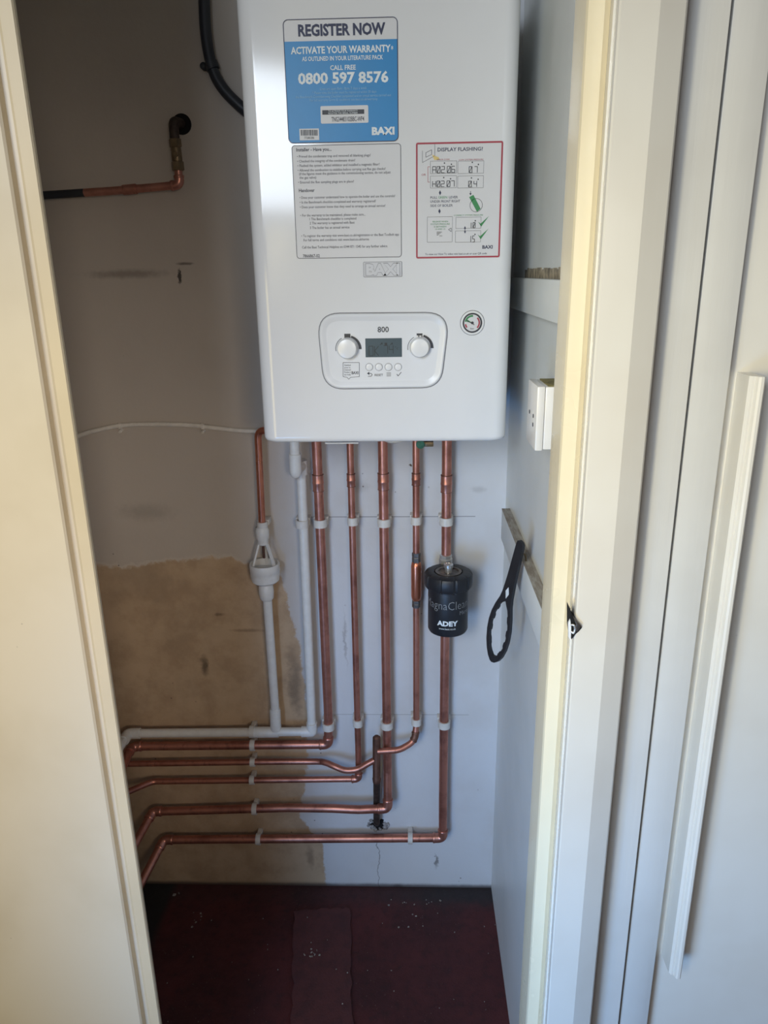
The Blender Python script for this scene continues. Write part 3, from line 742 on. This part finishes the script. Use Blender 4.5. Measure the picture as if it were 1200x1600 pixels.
def elbow(root, path, corner, r, arm=.026, mat='copper_fitting', extra=.0016):
    s0 = nearest_s(path, Vector(corner)); sp = sub(path, s0 - arm, s0 + arm)
    n = len(sp); rr = [r + extra] * n
    mb = MB().tube(sp, rr, 20)
    for end, nxt in ((sp[0], sp[1]), (sp[-1], sp[-2])):  # socket bead at each mouth
        d = _n(nxt - end); mb.tube([end - d * .0005, end + d * .001, end + d * .004, end + d * .005], [r + extra, r + extra + .0009, r + extra + .0009, r + extra], 20)
    mb.build('elbow', mat, root)
def copper_thing(label, path, r, group=None, mat='copper', name='copper_pipe', cat='pipe'):
    root = thing(name, min(path, key=lambda p: p.z).copy(), label, cat, group)
    MB().tube(path, r, 20).build('tube', mat, root); return root
G = None
def vtop(u, v): p = P(u, v, YPIPE); return Vector((p.x, p.y, ZTOP))
# copper discharge bend into the tundish
xA = P(407, 760, YW - .045)
pA = fillet([P(440, 676, YW - .06), P(402.5, 671, YW - .045), P(404, 700, YW - .045), P(410.5, 838, YW - .045)], [0, .03, .03, 0])
pA[0].z = pA[1].z
copper_thing('bright copper pipe curving from behind the boiler down into the white plastic air break', pA, R15, None, 'copper_bright')
# pipe one: 22 mm, left
c1 = P(513, 1163, YPIPE)
p1 = [vtop(494.5, 693), P(513, 1120, YPIPE), c1, P(206, 1166, YPIPE), P(180, 1222, YPIPE - .14)]
p1 = fillet(p1, [0, 0, .014, .02, 0])
r1 = copper_thing('leftmost thick copper pipe, turning left just under the white waste pipe', p1, R22)
coupling(r1, at_v(494.5, 693, 513, 1140, 755), 741, 767, R22); elbow(r1, p1, c1, R22, .02); elbow(r1, p1, P(206, 1166, YPIPE), R22, .022)
# pipe two: 15 mm
c2 = P(560.5, 1217, YPIPE)
p2 = [vtop(547, 693), P(560, 1180, YPIPE), c2, P(238, 1221, YPIPE), P(170, 1250, YPIPE - .10)]
p2 = fillet(p2, [0, 0, .012, .03, 0])
r2 = copper_thing('thin copper pipe between two thick ones, turning left as third copper run from top', p2, R15)
coupling(r2, at_v(547, 693, 560, 1180, 750), 740, 760, R15); elbow(r2, p2, c2, R15, .016)
# pipe three: 22 mm, middle
YM = YPIPE - .016
c3 = P(606, 1263, YM)
p3 = [vtop(598, 693), P(604.5, 1130, YPIPE), P(605.5, 1205, YPIPE - .002), c3, P(560, 1265, YM), P(520, 1263, YM + .004), P(450, 1262, YPIPE), P(239, 1268, YPIPE), P(196, 1345, YPIPE - .13)]
p3 = fillet(p3, [0, .03, .03, .014, .05, .06, .06, .016, 0])
r3 = copper_thing('middle thick copper pipe under the boiler, turning left as the fourth copper run', p3, R22)
coupling(r3, at_v(598, 693, 605, 1130, 752), 739, 765, R22); elbow(r3, p3, c3, R22, .024); elbow(r3, p3, P(239, 1268, YPIPE), R22, .022)
# dark old riser out of the hole in the wall
YH = YPIPE - .022
pr = [P(589, 1287, YW + .02), P(588.5, 1284, YPIPE + .008), P(588.5, 1244, YPIPE + .008), P(588.5, 1212, YH), P(588.5, 1160, YH)]
rr_ = copper_thing('short dark tarnished riser pipe standing over the hole in the wall, behind the horizontal copper', fillet(pr, .008), R15 + .0008, None, 'dirty_iron', 'riser_pipe')
a, b = P(588.5, 1222, YH), P(588.5, 1150, YH)
mb = MB().tube([a, a.lerp(b, .08), a.lerp(b, .1), a.lerp(b, .9), a.lerp(b, .97), b], [R15 + .002, R15 + .0032, R15 + .002, R15 + .0022, R15 + .002, R15 - .002], 18)
mb.build('tee_fitting', 'copper_dull', rr_); 
# pipe four: 15 mm with the in-line valve, then bending to the riser
c4 = P(650, 1160, YPIPE - .008)
p4 = [vtop(650, 693), P(650.5, 1000, YPIPE), P(650.5, 1132, YPIPE - .003), P(648, 1158, YPIPE - .014), P(624, 1172, YPIPE - .028), P(590, 1174, YH - .006)]
p4 = fillet(p4, [0, 0, .05, .035, .06, 0])
r4 = copper_thing('thin copper pipe left of the black filter, with a fat copper valve, bending left below', p4, R15)
coupling(r4, 650, 739, 758, R15)
def at(u, v, Y=YPIPE): return P(u, v, Y)
for v0, v1, rn in ((863, 879, .0102), (937, 949, .0100)):
    a, b = at(650.3, v1), at(650.3, v0)
    MB().lathe(a, b - a, [(R15, 0), (rn, .001), (rn, .5 * (b - a).length), (rn * .94, .55 * (b - a).length), (rn, .6 * (b - a).length), (rn, (b - a).length - .001), (R15, (b - a).length)], 6).build('compression_nut', 'dull_nut', r4, 0, 20)
a, b = at(650.3, 938), at(650.3, 877); h = (b - a).length
MB().lathe(a, b - a, [(R15, 0), (.0108, .004), (.0122, .012), (.0124, h - .012), (.0108, h - .003), (R15, h)], 24).build('valve_body', 'copper_bright', r4)
elbow(r4, p4, P(648, 1150, YPIPE - .008), R15, .012, 'copper_dull', .0012)
# branch that swings left from the riser
pi = smooth_path([P(588, 1186, YH), P(575, 1193, YH - .002), P(558, 1202, YPIPE - .026), P(540, 1203.5, YPIPE - .026), P(524, 1198, YPIPE - .022), P(508, 1191.5, YPIPE - .01), P(490, 1190, YPIPE), P(400, 1190.5, YPIPE), P(300, 1192, YPIPE), P(150, 1194, YPIPE)], 8)
rI = copper_thing('thin copper pipe dipping from the dark riser, second copper run from top', pi, R15)
# pipe five: upper length into the filter, lower length out of it
p5 = [vtop(698, 693), P(697, 885, YPIPE)]
r5 = copper_thing('short thick copper pipe from the boiler into the top of the black filter', p5, R22)
coupling(r5, 697.5, 742, 769, R22)
a, b = P(696.5, 884, YPIPE), P(696.5, 866, YPIPE); h = (b - a).length
MB().lathe(a, b - a, [(.0135, 0), (.016, .002), (.016, h * .62), (.0145, h * .7), (.0145, h * .95), (R22, h)], 8).build('chrome_nut', 'chrome', r5, 0, 20)
c5 = P(692, 1309, YPIPE)
p6 = [P(695.5, 985, YPIPE), P(692.2, 1250, YPIPE), c5, P(256, 1312, YPIPE), P(210, 1400, YPIPE - .13)]
p6 = fillet(p6, [0, 0, .014, .016, 0])
r6 = copper_thing('long thick copper pipe below the black filter, turning left as lowest run', p6, R22)
elbow(r6, p6, c5, R22, .024); elbow(r6, p6, P(256, 1312, YPIPE), R22, .024)

# ---- white waste pipes
YV = YPIPE - .004
xs = P(461, 720, YV - .03)
wt = thing('waste_pipe', Vector((P(487, 1143, YV).x, YV, P(487, 1143, YV).z)), 'white plastic waste pipe from the boiler and tundish, running left along the wall', 'pipe')
top = P(460.5, 693, YV - .03); top = Vector((top.x, top.y, ZTOP))
cE = P(462, 738, YV - .03); cE2 = P(470, 738, YV + .002)
MB().tube([top, cE], RW, 20).build('tube', 'white_plastic', wt)
a, b = P(461, 709, YV - .03), P(462.5, 748, YV - .03)
mb = MB().tube([a, a.lerp(b, .03), a.lerp(b, .7), a.lerp(b, .85), a.lerp(b, .94), b], [RW + .001, RW + .0028, RW + .003, RW + .001, RW - .003, .002], 20)
e0, e1 = P(462, 730, YV - .03), P(471, 728, YV + .004)
mb.tube([e0, e1], RW + .002, 20).tube([e1 + Vector((0, 0, RW + .002)), e1 - Vector((0, 0, .02))], RW + .0026, 20)
mb.build('elbow', 'white_plastic', wt)
cW = P(487.5, 1143, YV); cL = P(200, 1146, YV)
pw = fillet([P(470.5, 735, YV), P(486, 1100, YV), cW, cL, P(170, 1196, YV - .13)], [0, 0, .004, .01, 0], 5)
MB().tube(pw, RW, 20).build('tube', 'white_plastic', wt)
s0 = nearest_s(pw, cW)
def wsleeve(path, s_a, s_b, nm, ex=.0026): MB().tube(sub(path, s_a, s_b), RW + ex, 20).build(nm, 'white_plastic', wt)
wsleeve(pw, s0 - .026, s0 + .026, 'elbow'); sL = nearest_s(pw, cL); wsleeve(pw, sL - .03, sL + .03, 'elbow')
cT = P(431, 1143, YV); sT = nearest_s(pw, cT); wsleeve(pw, sT - .034, sT + .034, 'tee_fitting', .0028)

# ---- tundish (air break) and its drop
YT = YW - .045
tu = thing('tundish', P(415, 932, YT), 'white plastic tundish with open sides below the bright copper pipe', 'tundish')
xT = P(412.5, 870, YT).x
def zT(v): return P(412, v, YT).z
kT = PXM(412, 870, YT)
def lat(name, prof, mat='white_plastic', seg=28, parent=tu):
    pr_ = [(r * kT, zT(v)) for v, r in prof]; z0 = pr_[0][1]
    return MB().lathe((xT, YT, z0), (0, 0, 1), [(r, z - z0) for r, z in pr_], seg).build(name, mat, parent)
lat('inlet_nut', [(851, 6.5), (849, 8.5), (843, 8.5), (841, 10), (829, 10.4), (825, 9), (823, 7.5)])
for k in range(3):
    a = math.radians(-90 + 60 + 120 * k) ; a = math.radians((205, 335, 90)[k])
    d = Vector((math.cos(a), math.sin(a), 0)); tp = Vector((xT, YT, zT(848))) + d * 7 * kT; bt = Vector((xT, YT, zT(888))) + d * 20.5 * kT
    s_ = Vector((-d.y, d.x, 0)) * .0035; w_ = d * .0022
    MB().loft([[tp - s_ - w_, tp + s_ - w_, tp + s_ + w_, tp - s_ + w_], [bt - s_ - w_, bt + s_ - w_, bt + s_ + w_, bt - s_ + w_]]).build('strut', 'white_plastic', tu)
MB().lathe((xT, YT, zT(872)), (0, 0, 1), [(.0028, 0), (.0032, .001), (.0032, zT(850) - zT(872))], 16).build('nozzle', 'copper_dull', tu)
lat('cup', [(912, 8), (909, 18), (906, 21.5), (899, 22.3), (898.5, 22.9), (892, 23), (891.5, 23.4), (882, 23.6), (879.5, 23), (880, 20.5), (890, 19.5)])
lat('outlet_nut', [(937, 8.4), (934, 10.8), (925, 11.8), (916, 11.4), (912, 9)])
pdp = [Vector((xT + .001, YT, zT(937.5))), P(430, 1110, YV), P(431.3, 1141, YV)]
MB().tube(pdp, RW * .98, 20).build('drop_tube', 'white_plastic', wt)
a, b = P(431.2, 1140, YV), P(429.7, 1107, YV); MB().tube([a, a.lerp(b, .9), b], [RW + .0026, RW + .0026, RW + .001], 20).build('socket', 'white_plastic', wt)

# ---- filter
YC = YW - .088
fx = P(700, 950, YC).x; kF = PXM(700, 945, YC)
zf = lambda v: P(700, v, YC).z
# cap top and body bottom are placed where their front edges meet the picture rows
RC, RB = 37.5 * kF, 31.3 * kF
zb_ = P(700, 997, YC - RB * .95).z; zcap0 = P(700, 930, YC - RC).z; zcap1 = P(700, 910, YC - RC).z + .004
fl = thing('magnetic_filter', Vector((fx, YC, zb_)), 'black cylindrical magnetic water filter on the copper pipe', 'filter')
MB().lathe((fx, YC, zb_), (0, 0, 1), [(RB * .86, 0), (RB * .95, .002), (RB, .007), (RB, zcap0 - zb_ - .002), (RB * .99, zcap0 - zb_)], 56).build('canister', 'black_plastic', fl)
hc = zcap1 - zcap0
mod = lambda k: 1.0 if (k % 12) < 10 else .962
MB().lathe((fx, YC, zcap0 - .004), (0, 0, 1), [(RB + .002, 0), (RB + .004, .001), (RB + .004, .004), (RC * .97, .006), (RC, .010), (RC, hc - .004), (RC * .96, hc + .001), (RC * .86, hc + .004), (RC * .6, hc + .004), (RC * .56, hc + .001), (RC * .2, hc + .001)], 120, True, mod).build('cap', 'black_plastic', fl, 0, 30)
MB().lathe((fx, YC, zcap0 + hc - .003), (0, 0, 1), [(RC * .54, 0), (RC * .54, .0035), (RC * .42, .004), (RC * .4, .001), (RC * .2, .001)], 40).build('top_ring', 'dull_nut', fl)
MB().lathe((fx, YC, zcap0 + hc - .003), (0, 0, 1), [(.0088, 0), (.0088, .012), (.0108, .013), (.0108, .020), (.0085, .0215), (.0065, .0215), (.006, .0195), (.001, .019)], 24).build('bleed_valve', 'chrome', fl)
mb = MB().tube([Vector((fx, YC, zb_ + .012)), Vector((fx, YPIPE, zb_ + .012))], .012, 20).tube([Vector((P(696, 985, YPIPE).x, YPIPE, zb_ + .002)), Vector((P(696, 960, YPIPE).x, YPIPE, zcap0 + .02))], .017, 20)
mb.build('valve_block', 'dull_nut', fl)
ang0 = math.atan2(-(YC - CAM.y), -(fx - CAM.x))          # direction of the camera seen from the axis
def wrap(mb, body, s0, s1, vb, cap, bold=0.0):           # lettering wrapped on the canister between arc positions s0..s1 (px)
    vs, fs = glyphs(body, bold); x0, x1 = min(v[0] for v in vs), max(v[0] for v in vs)
    zz = P(700, vb, YC - RB).z; sz = cap * kF * 1.0 / CAPH; r = RB + .0006
    out = []
    for x, y in vs:
        s_ = (s0 + (s1 - s0) * (x - x0) / (x1 - x0)) * kF
        a = ang0 + s_ / RB; out.append((fx + r * math.cos(a), YC + r * math.sin(a), zz + y * sz))
    mb.add(out, fs)
mb = MB(); wrap(mb, 'MagnaClean', -41, 36, 953.5, 13.5, -.012); wrap(mb, 'Micro', 19, 37, 963, 6.5); mb.build('product_lettering', 'silver_ink', fl)
mb = MB(); wrap(mb, 'ADEY', -17, 16, 978.5, 7.6, .045); wrap(mb, 'www.best.co.uk', -14, 12.5, 984.5, 3, .004); mb.build('maker_lettering', 'ink_white', fl)

# ================================================================== CLIPS
def clip(u, v, r, label, vertical=True, Y=None, group=None, h=None, mat='clip_plastic'):
    Y = Y or YPIPE; c = P(u, v, Y); h = h or .0185
    t = thing('pipe_clip', Vector((c.x, YW - .001, c.z)), label, 'clip', group)
    w = r + .0058; ro = r + .0042; ri = r + .0003
    def pr(p2, n0, n1):                                  # 2D (across, depth) -> 3D
        f = (lambda s_, d, n: (c.x + s_, d, c.z + n)) if vertical else (lambda s_, d, n: (c.x + n, d, c.z + s_))
        return [f(s_, d, n0) for s_, d in p2], [f(s_, d, n1) for s_, d in p2]
    mb = MB()
    base = [(-w, YW), (-w, Y + r * .35), (-w + .003, Y + r * .35), (-ri, Y + r * .8), (ri, Y + r * .8), (w - .003, Y + r * .35), (w, Y + r * .35), (w, YW)]
    if not vertical: w = r * .75
    base = [(-w, YW), (-w, Y + r + .002), (w, Y + r + .002), (w, YW)]
    mb.loft(list(pr(base, -h / 2, h / 2))); mb.build('clip_base', mat, t, .0012)
    outer = [(ro * math.cos(a), Y - ro * math.sin(a)) for a in [math.radians(-42 + 264 * k / 20) for k in range(21)]]
    inner = [(ri * math.cos(a), Y - ri * math.sin(a)) for a in [math.radians(-42 + 264 * k / 20) for k in range(21)]][::-1]
    o0, o1 = pr(outer, -h / 2, h / 2); i0, i1 = pr(inner[::-1], -h / 2, h / 2)
    mb = MB(); n = len(o0); vs = o0 + o1 + i0 + i1; fs = []
    for k in range(n - 1):
        fs += [(k, k + 1, n + k + 1, n + k), (2 * n + k, 3 * n + k, 3 * n + k + 1, 2 * n + k + 1), (k, 2 * n + k, 2 * n + k + 1, k + 1), (n + k, n + k + 1, 3 * n + k + 1, 3 * n + k)]
    fs += [(0, n, 3 * n, 2 * n), (n - 1, 3 * n - 1, 4 * n - 1, 2 * n - 1)]
    mb.add(vs, fs); mb.build('clip_collar', mat, t, 0, 30)
    return t
GU, GL_, GH = 'clips in the upper row under the boiler', 'clips in the lower row on the vertical pipes', 'clips on the horizontal pipe runs'
clip(472, 818, RW, 'upper white clip on the white waste pipe', True, YV, GU)
clip(500.5, 817, R22, 'upper white clip on the leftmost thick copper pipe', True, None, GU)
clip(551, 814, R15, 'upper white clip on the thin copper pipe between two thick ones', True, None, GU)
clip(600, 816, R22, 'upper white clip on the middle thick copper pipe', True, None, GU)
clip(650, 813, R15, 'upper white clip on the thin copper pipe with the fat valve', True, None, GU)
clip(697, 814, R22, 'upper white clip on the thick pipe above the black filter', True, None, GU)
clip(410, 819, R15, 'small white clip just above the tundish', True, YT, GU, .012)
clip(513, 1134, R22, 'lower white clip on the leftmost thick copper pipe, above its elbow', True, None, GL_)
clip(559, 1129, R15, 'lower white clip on the thin copper pipe between two thick ones', True, None, GL_)
clip(604.5, 1132, R22, 'lower white clip on the middle thick copper pipe', True, None, GL_)
clip(650.5, 1127, R15, 'lower white clip where the thin valved pipe starts to bend', True, None, GL_)
clip(694, 1131, R22, 'lower white clip on the thick pipe below the black filter', True, None, GL_)
hk = .0125
clip(394, 1143, RW, 'white clip on the horizontal white waste pipe', False, YV, GH, hk)
clip(395, 1164, R22, 'pale clip on the topmost horizontal copper run, under the waste pipe clip', False, None, GH, hk)
clip(395, 1190.5, R15, 'pale clip on the second horizontal copper run from top', False, None, GH, hk)
clip(394, 1218.5, R15, 'pale clip on the third horizontal copper run from top', False, None, GH, hk)
clip(398, 1264, R22, 'pale clip on the fourth horizontal copper run from top', False, None, GH, hk)
clip(404, 1311, R22, 'pale clip on the lowest horizontal copper run, left of centre', False, None, GH, hk)
clip(641, 1309.5, R22, 'pale clip on the lowest horizontal copper run, near its right elbow', False, None, GH, hk)

# ================================================================== UPPER LEFT: stopcock pipe, cables
YK = YW - .03
ck = P(281, 289, YK)
pk = fillet([P(40, 307, YK), P(180, 298, YK), ck, P(278, 262, YK)], [0, 0, .012, 0])
kp = thing('copper_pipe', P(180, 298, YK), 'copper pipe at upper left, grey at one end, elbowed up to a brass valve', 'pipe')
MB().tube(sub(pk, 0, (P(132, 301, YK) - pk[0]).length), R15, 20).build('tarnished_tube', 'black_cable', kp, 0, 38, 2, 'blackened length of the pipe')
MB().tube(sub(pk, (P(132, 301, YK) - pk[0]).length, 9), R15, 20).build('tube', 'copper_fitting', kp)
elbow(kp, pk, ck, R15, .016)
sc = nearest_s(pk, P(192, 297.3, YK)); MB().tube(sub(pk, sc - .014, sc + .014), R15 + .002, 20).build('coupling', 'copper_fitting', kp)
vk = thing('isolation_valve', P(278, 266, YK), 'tarnished brass isolation valve with dark elbow entering the wall at upper left', 'valve')
a, b = P(279, 268, YK), P(272, 207, YK)
ln = (b - a).length
def hexn(t0, t1, r): 
    p, q = a.lerp(b, t0), a.lerp(b, t1); MB().lathe(p, q - p, [(r * .9, 0), (r, .001), (r, (q - p).length - .001), (r * .9, (q - p).length)], 6).build('hex_nut', 'brass', vk, 0, 20)
hexn(.02, .26, .0125); hexn(.62, .84, .0125)
p, q = a.lerp(b, .24), a.lerp(b, .64); MB().lathe(p, q - p, [(.0095, 0), (.0105, .004), (.0105, (q - p).length - .004), (.0095, (q - p).length)], 16).build('valve_body', 'brass', vk)
p = a.lerp(b, .44); MB().lathe(p + Vector((0, -.009, 0)), (0, -1, 0), [(.0065, 0), (.0065, .004), (.004, .0042), (.0035, .003), (.0005, .003)], 16).build('screw_slot', 'brass', vk)
e = P(270, 192, YK); pe = fillet([a.lerp(b, .8), P(270.5, 189, YK), Vector((P(284, 190, YW).x, YW + .01, P(284, 193, YW).z))], [0, .012, 0])
MB().tube(pe, .0098, 18).build('dark_elbow', 'dirty_iron', vk, 0, 38, 2, 'dark tarnished elbow')
hp = P(284, 194, YW); o = MB().lathe((hp.x, YW, hp.z), (0, -1, 0), [(.020, 0), (.019, .0012), (.004, .0014)], 24).build('wall_hole', 'void_black')
props(o, 'dark round hole in the wall where the upper elbow enters', 'hole')

cb = thing('black_cable', P(330, 110, YW - .015), 'thick black cable curving down behind the boiler at upper left', 'cable')
pc = smooth_path([P(318, -60, YW - .014), P(319, 0, YW - .014), P(322, 55, YW - .014), P(331, 103, YW - .014), P(346, 135, YW - .014), P(372, 163, YW - .014), P(410, 195, YW - .014)], 10)
MB().tube(pc, .0112, 18).build('sheath', 'black_cable', cb)
cc = P(331, 103, YW - .014)
t = thing('cable_clip', Vector((cc.x, YW, cc.z)), 'black cable clip halfway along the thick black cable', 'clip')
d = _n(P(334, 111, YW - .014) - P(328, 95, YW - .014)); s_ = Vector((0, -1, 0)).cross(d)
MB().tube([cc - d * .007, cc + d * .007], .0136, 18).build('saddle', 'black_cable', t)
m = cc - Vector((.0175, 0, -.001)); MB().lathe(Vector((m.x, YW, m.z)), (0, -1, 0), [(.007, 0), (.007, .012), (.004, .014), (.0005, .0145)], 14).build('nail_lug', 'black_cable', t)

pm = smooth_path([P(60, 700, YW - .006), P(118, 682, YW - .006), P(150, 672.5, YW - .006), P(188, 665, YW - .006), P(225, 663, YW - .006), P(262, 663, YW - .006), P(300, 664.5, YW - .006), P(330, 668, YW - .006), P(370, 672.5, YW - .006), P(405, 674, YW - .006), P(450, 673, YW - .006)], 6)
o = MB().tube(pm, .0052, 12).build('white_cable', 'cable_white', None, 0); props(o, 'white cable sagging across the wall left of the boiler', 'cable')
for u, v, lb in ((188, 666, 'small white cable clip nearer the cream jamb'), (317, 666.5, 'small white cable clip nearer the boiler')):
    c = P(u, v, YW - .006); t = thing('cable_clip', Vector((c.x, YW, c.z)), lb, 'clip', 'white cable clips')
    mb = MB(); ar = [(.0075 * math.cos(x), .0068 * math.sin(x)) for x in [math.radians(k * 15) for k in range(-3, 16)]]
    MB().loft([[(c.x - .003, c.y - q, c.z + p) for p, q in ar], [(c.x + .003, c.y - q, c.z + p) for p, q in ar]]).build('saddle', 'cable_white', t)
    MB().lathe((c.x + .001, YW, c.z - .010), (-.1, -1, -.15), [(.0035, 0), (.0035, .011), (.0018, .0115), (.0018, .016)], 12).build('nail', 'cable_white', t)

# ================================================================== RIGHT WALL THINGS
# junction box
XJ = XR - .044
f0 = PX(840, 604, XJ); f1 = PX(825.5, 600, XJ); zlo = PX(839, 709, XJ).z
jb = thing('junction_box', Vector((XR, (f0.y + f1.y) / 2, zlo)), 'white plastic junction box on the right wall beside the door frame', 'junction box')
MB().box((XJ + .012, f0.y + .002, zlo), (XR, f1.y - .002, f0.z - .001)).build('back_box', 'box_plastic', jb, .002)
MB().box((XJ, f0.y, zlo - .0015), (XJ + .0118, f1.y, f0.z)).build('face_plate', 'box_plastic', jb, .0025)
mb = MB()
for yy, zz in ((.28, .5), (.28, .36), (.7, .5)): 
    MB.lathe(mb, (XJ, f0.y + (f1.y - f0.y) * yy, zlo + (f0.z - zlo) * zz), (-1, 0, 0), [(.003, 0), (.003, .0008), (.0005, .001)], 10)
mb.build('screw', 'ink_grey', jb)
M['moss'] = simple('dust_yellow', (150, 140, 90), .95, 0, .3, 90, .5)
mb = MB(); mb.box((XJ + .016, f0.y + .004, f0.z - .002), (XR - .002, f1.y - .006, f0.z + .0008)); mb.build('dust', 'moss', jb, 0, 38, 2, 'yellowish dust on the top')

# hook and spanner
tp = PX(813, 850, XB - .006)
hkT = thing('hook', Vector((XB, tp.y, za)), 'small brass screw hook on the lower batten, holding the spanner', 'hook')
hpth = smooth_path([(XB + .006, tp.y, za - .001), (XB + .004, tp.y, za + .012), (XB - .003, tp.y - .004, za + .018), (XB - .012, tp.y - .006, za + .012), (XB - .014, tp.y - .006, za + .002), (XB - .010, tp.y - .006, za - .006)], 6)
MB().tube(hpth, .0017, 10).build('hook_wire', 'brass', hkT)
sp = thing('filter_spanner', P(770, 1025, tp.y + .05), 'black ring spanner hanging from the batten right of the filter', 'spanner')
T0 = PX(815, 846, XB - .010); Bt = P(768, 1032, T0.y + .075)
axis = Bt - T0; LEN = axis.length; ax = axis / LEN
wd = P(790, 960, T0.y + .02) - P(757, 985, T0.y + .085); wd = wd - ax * wd.dot(ax); wd = _n(wd)
nn = _n(ax.cross(wd))
def sp3(s_, w, h): return T0 + ax * (s_ * LEN) + wd * w + nn * h
LOOP = 1 - .31; ra = .31 * LEN                           # loop centre and half length along the axis
rbw = .030
outer = []; 
def halfw(s_):
    pts = [(0, .004), (.012, .0085), (.04, .010), (.15, .011), (.30, .0125), (.42, .0155), (.48, .019), (.56, .0275), (.64, .0335), (.72, .036), (.80, .0345), (.88, .029), (.94, .021), (.98, .012), (1, .003)]
    for (a_, wa), (b_, wb) in zip(pts[:-1], pts[1:]):
        if s_ <= b_: return wa + (wb - wa) * (s_ - a_) / (b_ - a_)
    return .003
def halfin(s_):
    pts = [(.47, .001), (.50, .009), (.56, .0175), (.64, .0245), (.72, .0268), (.80, .0252), (.87, .019), (.92, .011), (.945, .002)]
    for (a_, wa), (b_, wb) in zip(pts[:-1], pts[1:]):
        if s_ <= b_: return wa + (wb - wa) * (s_ - a_) / (b_ - a_)
    return .002
mb = MB(); th = .0028
S1 = [i / 40 * .47 for i in range(41)]
def strip(cols):                                         # cols: list of (s, w_left, w_right) -> solid plate
    rings = [[sp3(s_, wl, -th), sp3(s_, wr, -th), sp3(s_, wr, th), sp3(s_, wl, th)] for s_, wl, wr in cols]; mb.loft(rings)
strip([(s_, -halfw(s_), halfw(s_)) for s_ in S1])
S2 = [.47 + i / 30 * (.945 - .47) for i in range(31)]
lob = lambda s_, i: .0012 * (1 if (i // 3) % 2 else -1)
strip([(s_, -halfw(s_), -max(.0005, halfin(s_) + lob(s_, i))) for i, s_ in enumerate(S2)])
strip([(s_, max(.0005, halfin(s_) + lob(s_, i)), halfw(s_)) for i, s_ in enumerate(S2)])
strip([(.945 + i / 8 * .055, -halfw(.945 + i / 8 * .055), halfw(.945 + i / 8 * .055)) for i in range(9)])
mb.build('spanner_plate', 'black_plastic', sp, 0, 25)
mb = MB()
sgn = 1 if nn.dot(CAM - T0) > 0 else -1
vv = [sp3(.355, 0, sgn * (th + .0005)), sp3(.40, -.006, sgn * (th + .0005)), sp3(.45, 0, sgn * (th + .0005)), sp3(.40, .006, sgn * (th + .0005))]
mb.add(vv, [(0, 1, 2, 3)]); mb.build('diamond_mark', 'ink_white', sp)

# broken latch in the right architrave
lc = P(897, 975, .90)
lt = thing('door_latch', Vector((lc.x, .90, lc.z - .02)), 'broken dark metal latch with chipped paint in the right door frame', 'latch')
def plate(pts, ya, yb): return MB().loft([[P(u, v, ya) for u, v in pts], [P(u, v, ya) + Vector((0, yb - ya, 0)) for u, v in pts]])
plate([(891, 951), (894, 962), (898, 966), (904, 973), (909, 981), (904, 987), (899, 991), (893, 999), (891, 985)], .8785, .90).build('chipped_hole', 'void_black', lt)
plate([(896, 964), (909, 979), (902, 988), (898, 984), (900, 976)], .8745, .8786).build('bolt', 'dull_nut', lt, .0006)
MB().tube(smooth_path([P(893, 976, .8770), P(897, 977, .8755), P(898.5, 983, .8755), P(896, 989, .8755), P(893, 987, .8770)], 5), .0016, 10).build('spring', 'chrome', lt)
plate([(888, 974), (891, 968), (892.5, 980), (892, 1001), (888.5, 996)], .8776, .881).build('paint_chip', 'card', lt)

# ================================================================== HOLE LOW IN THE WALL, FLOOR DEBRIS
hc_ = P(591, 1287, YW); k = PXM(591, 1287, YW)
o = thing('plaster_hole', Vector((hc_.x, YW, hc_.z)), 'ragged dark hole in the plaster low on the wall under the riser', 'hole')
mb = MB(); pts = []
for i in range(22):
    a = 2 * PI * i / 22; r = random.uniform(9, 15) * k * (1.15 if math.sin(a) < 0 else .9); pts.append((hc_.x + r * math.cos(a) * 1.1, hc_.z + r * math.sin(a) * .8))
mb.prism(pts, 'y', YW - .0012, YW + .001); mb.build('void', 'void_black', o)
mb = MB()
for i in range(40):
    a = random.uniform(0, 2 * PI); r = random.uniform(9, 15) * k; s_ = random.uniform(.002, .0055)
    if math.sin(a) > .75: continue
    c = Vector((hc_.x + r * math.cos(a) * 1.1, YW - .001, hc_.z + r * math.sin(a) * .8))
    mb.lathe(c, (random.uniform(-.5, .5), -1, random.uniform(-.5, .5)), [(s_ * random.uniform(.7, 1.2), -.002), (s_, s_ * .4), (s_ * .4, s_)], 6)
mb.build('crumbled_plaster', 'plaster_crumb', o, 0, 20); 
mb = MB()
def flakes(u0, u1, v0, v1, n, smin, smax):
    for i in range(n):
        p = PZ(random.uniform(u0, u1), random.uniform(v0, v1), .0)
        if p.y > YW - .012: continue
        s_ = random.uniform(smin, smax); a = random.uniform(0, PI); inx = (PZ(462, 1500, 0).x < p.x < PZ(548, 1500, 0).x) and p.y < a0.y
        zz = .0065 if inx else .0005
        d = Vector((math.cos(a), math.sin(a), 0)) * s_; e = Vector((-math.sin(a), math.cos(a), 0)) * s_ * random.uniform(.3, .9); b = Vector((p.x, p.y, zz))
        mb.loft([[b - d - e, b + d - e, b + d * .7 + e, b - d + e], [b - d - e + Vector((0, 0, .0014)), b + d - e + Vector((0, 0, .001)), b + d * .7 + e + Vector((0, 0, .002)), b - d + e + Vector((0, 0, .0012))]])
flakes(474, 500, 1484, 1498, 9, .0015, .0035); flakes(300, 315, 1424, 1452, 8, .001, .0028); flakes(590, 690, 1405, 1450, 18, .001, .003); flakes(260, 780, 1420, 1598, 30, .0007, .0018); flakes(268, 280, 1394, 1400, 3, .003, .005)
o = mb.build('paint_flakes', 'flake'); props(o, 'pale paint flakes and grit scattered on the red floor', 'debris', None, 'stuff')
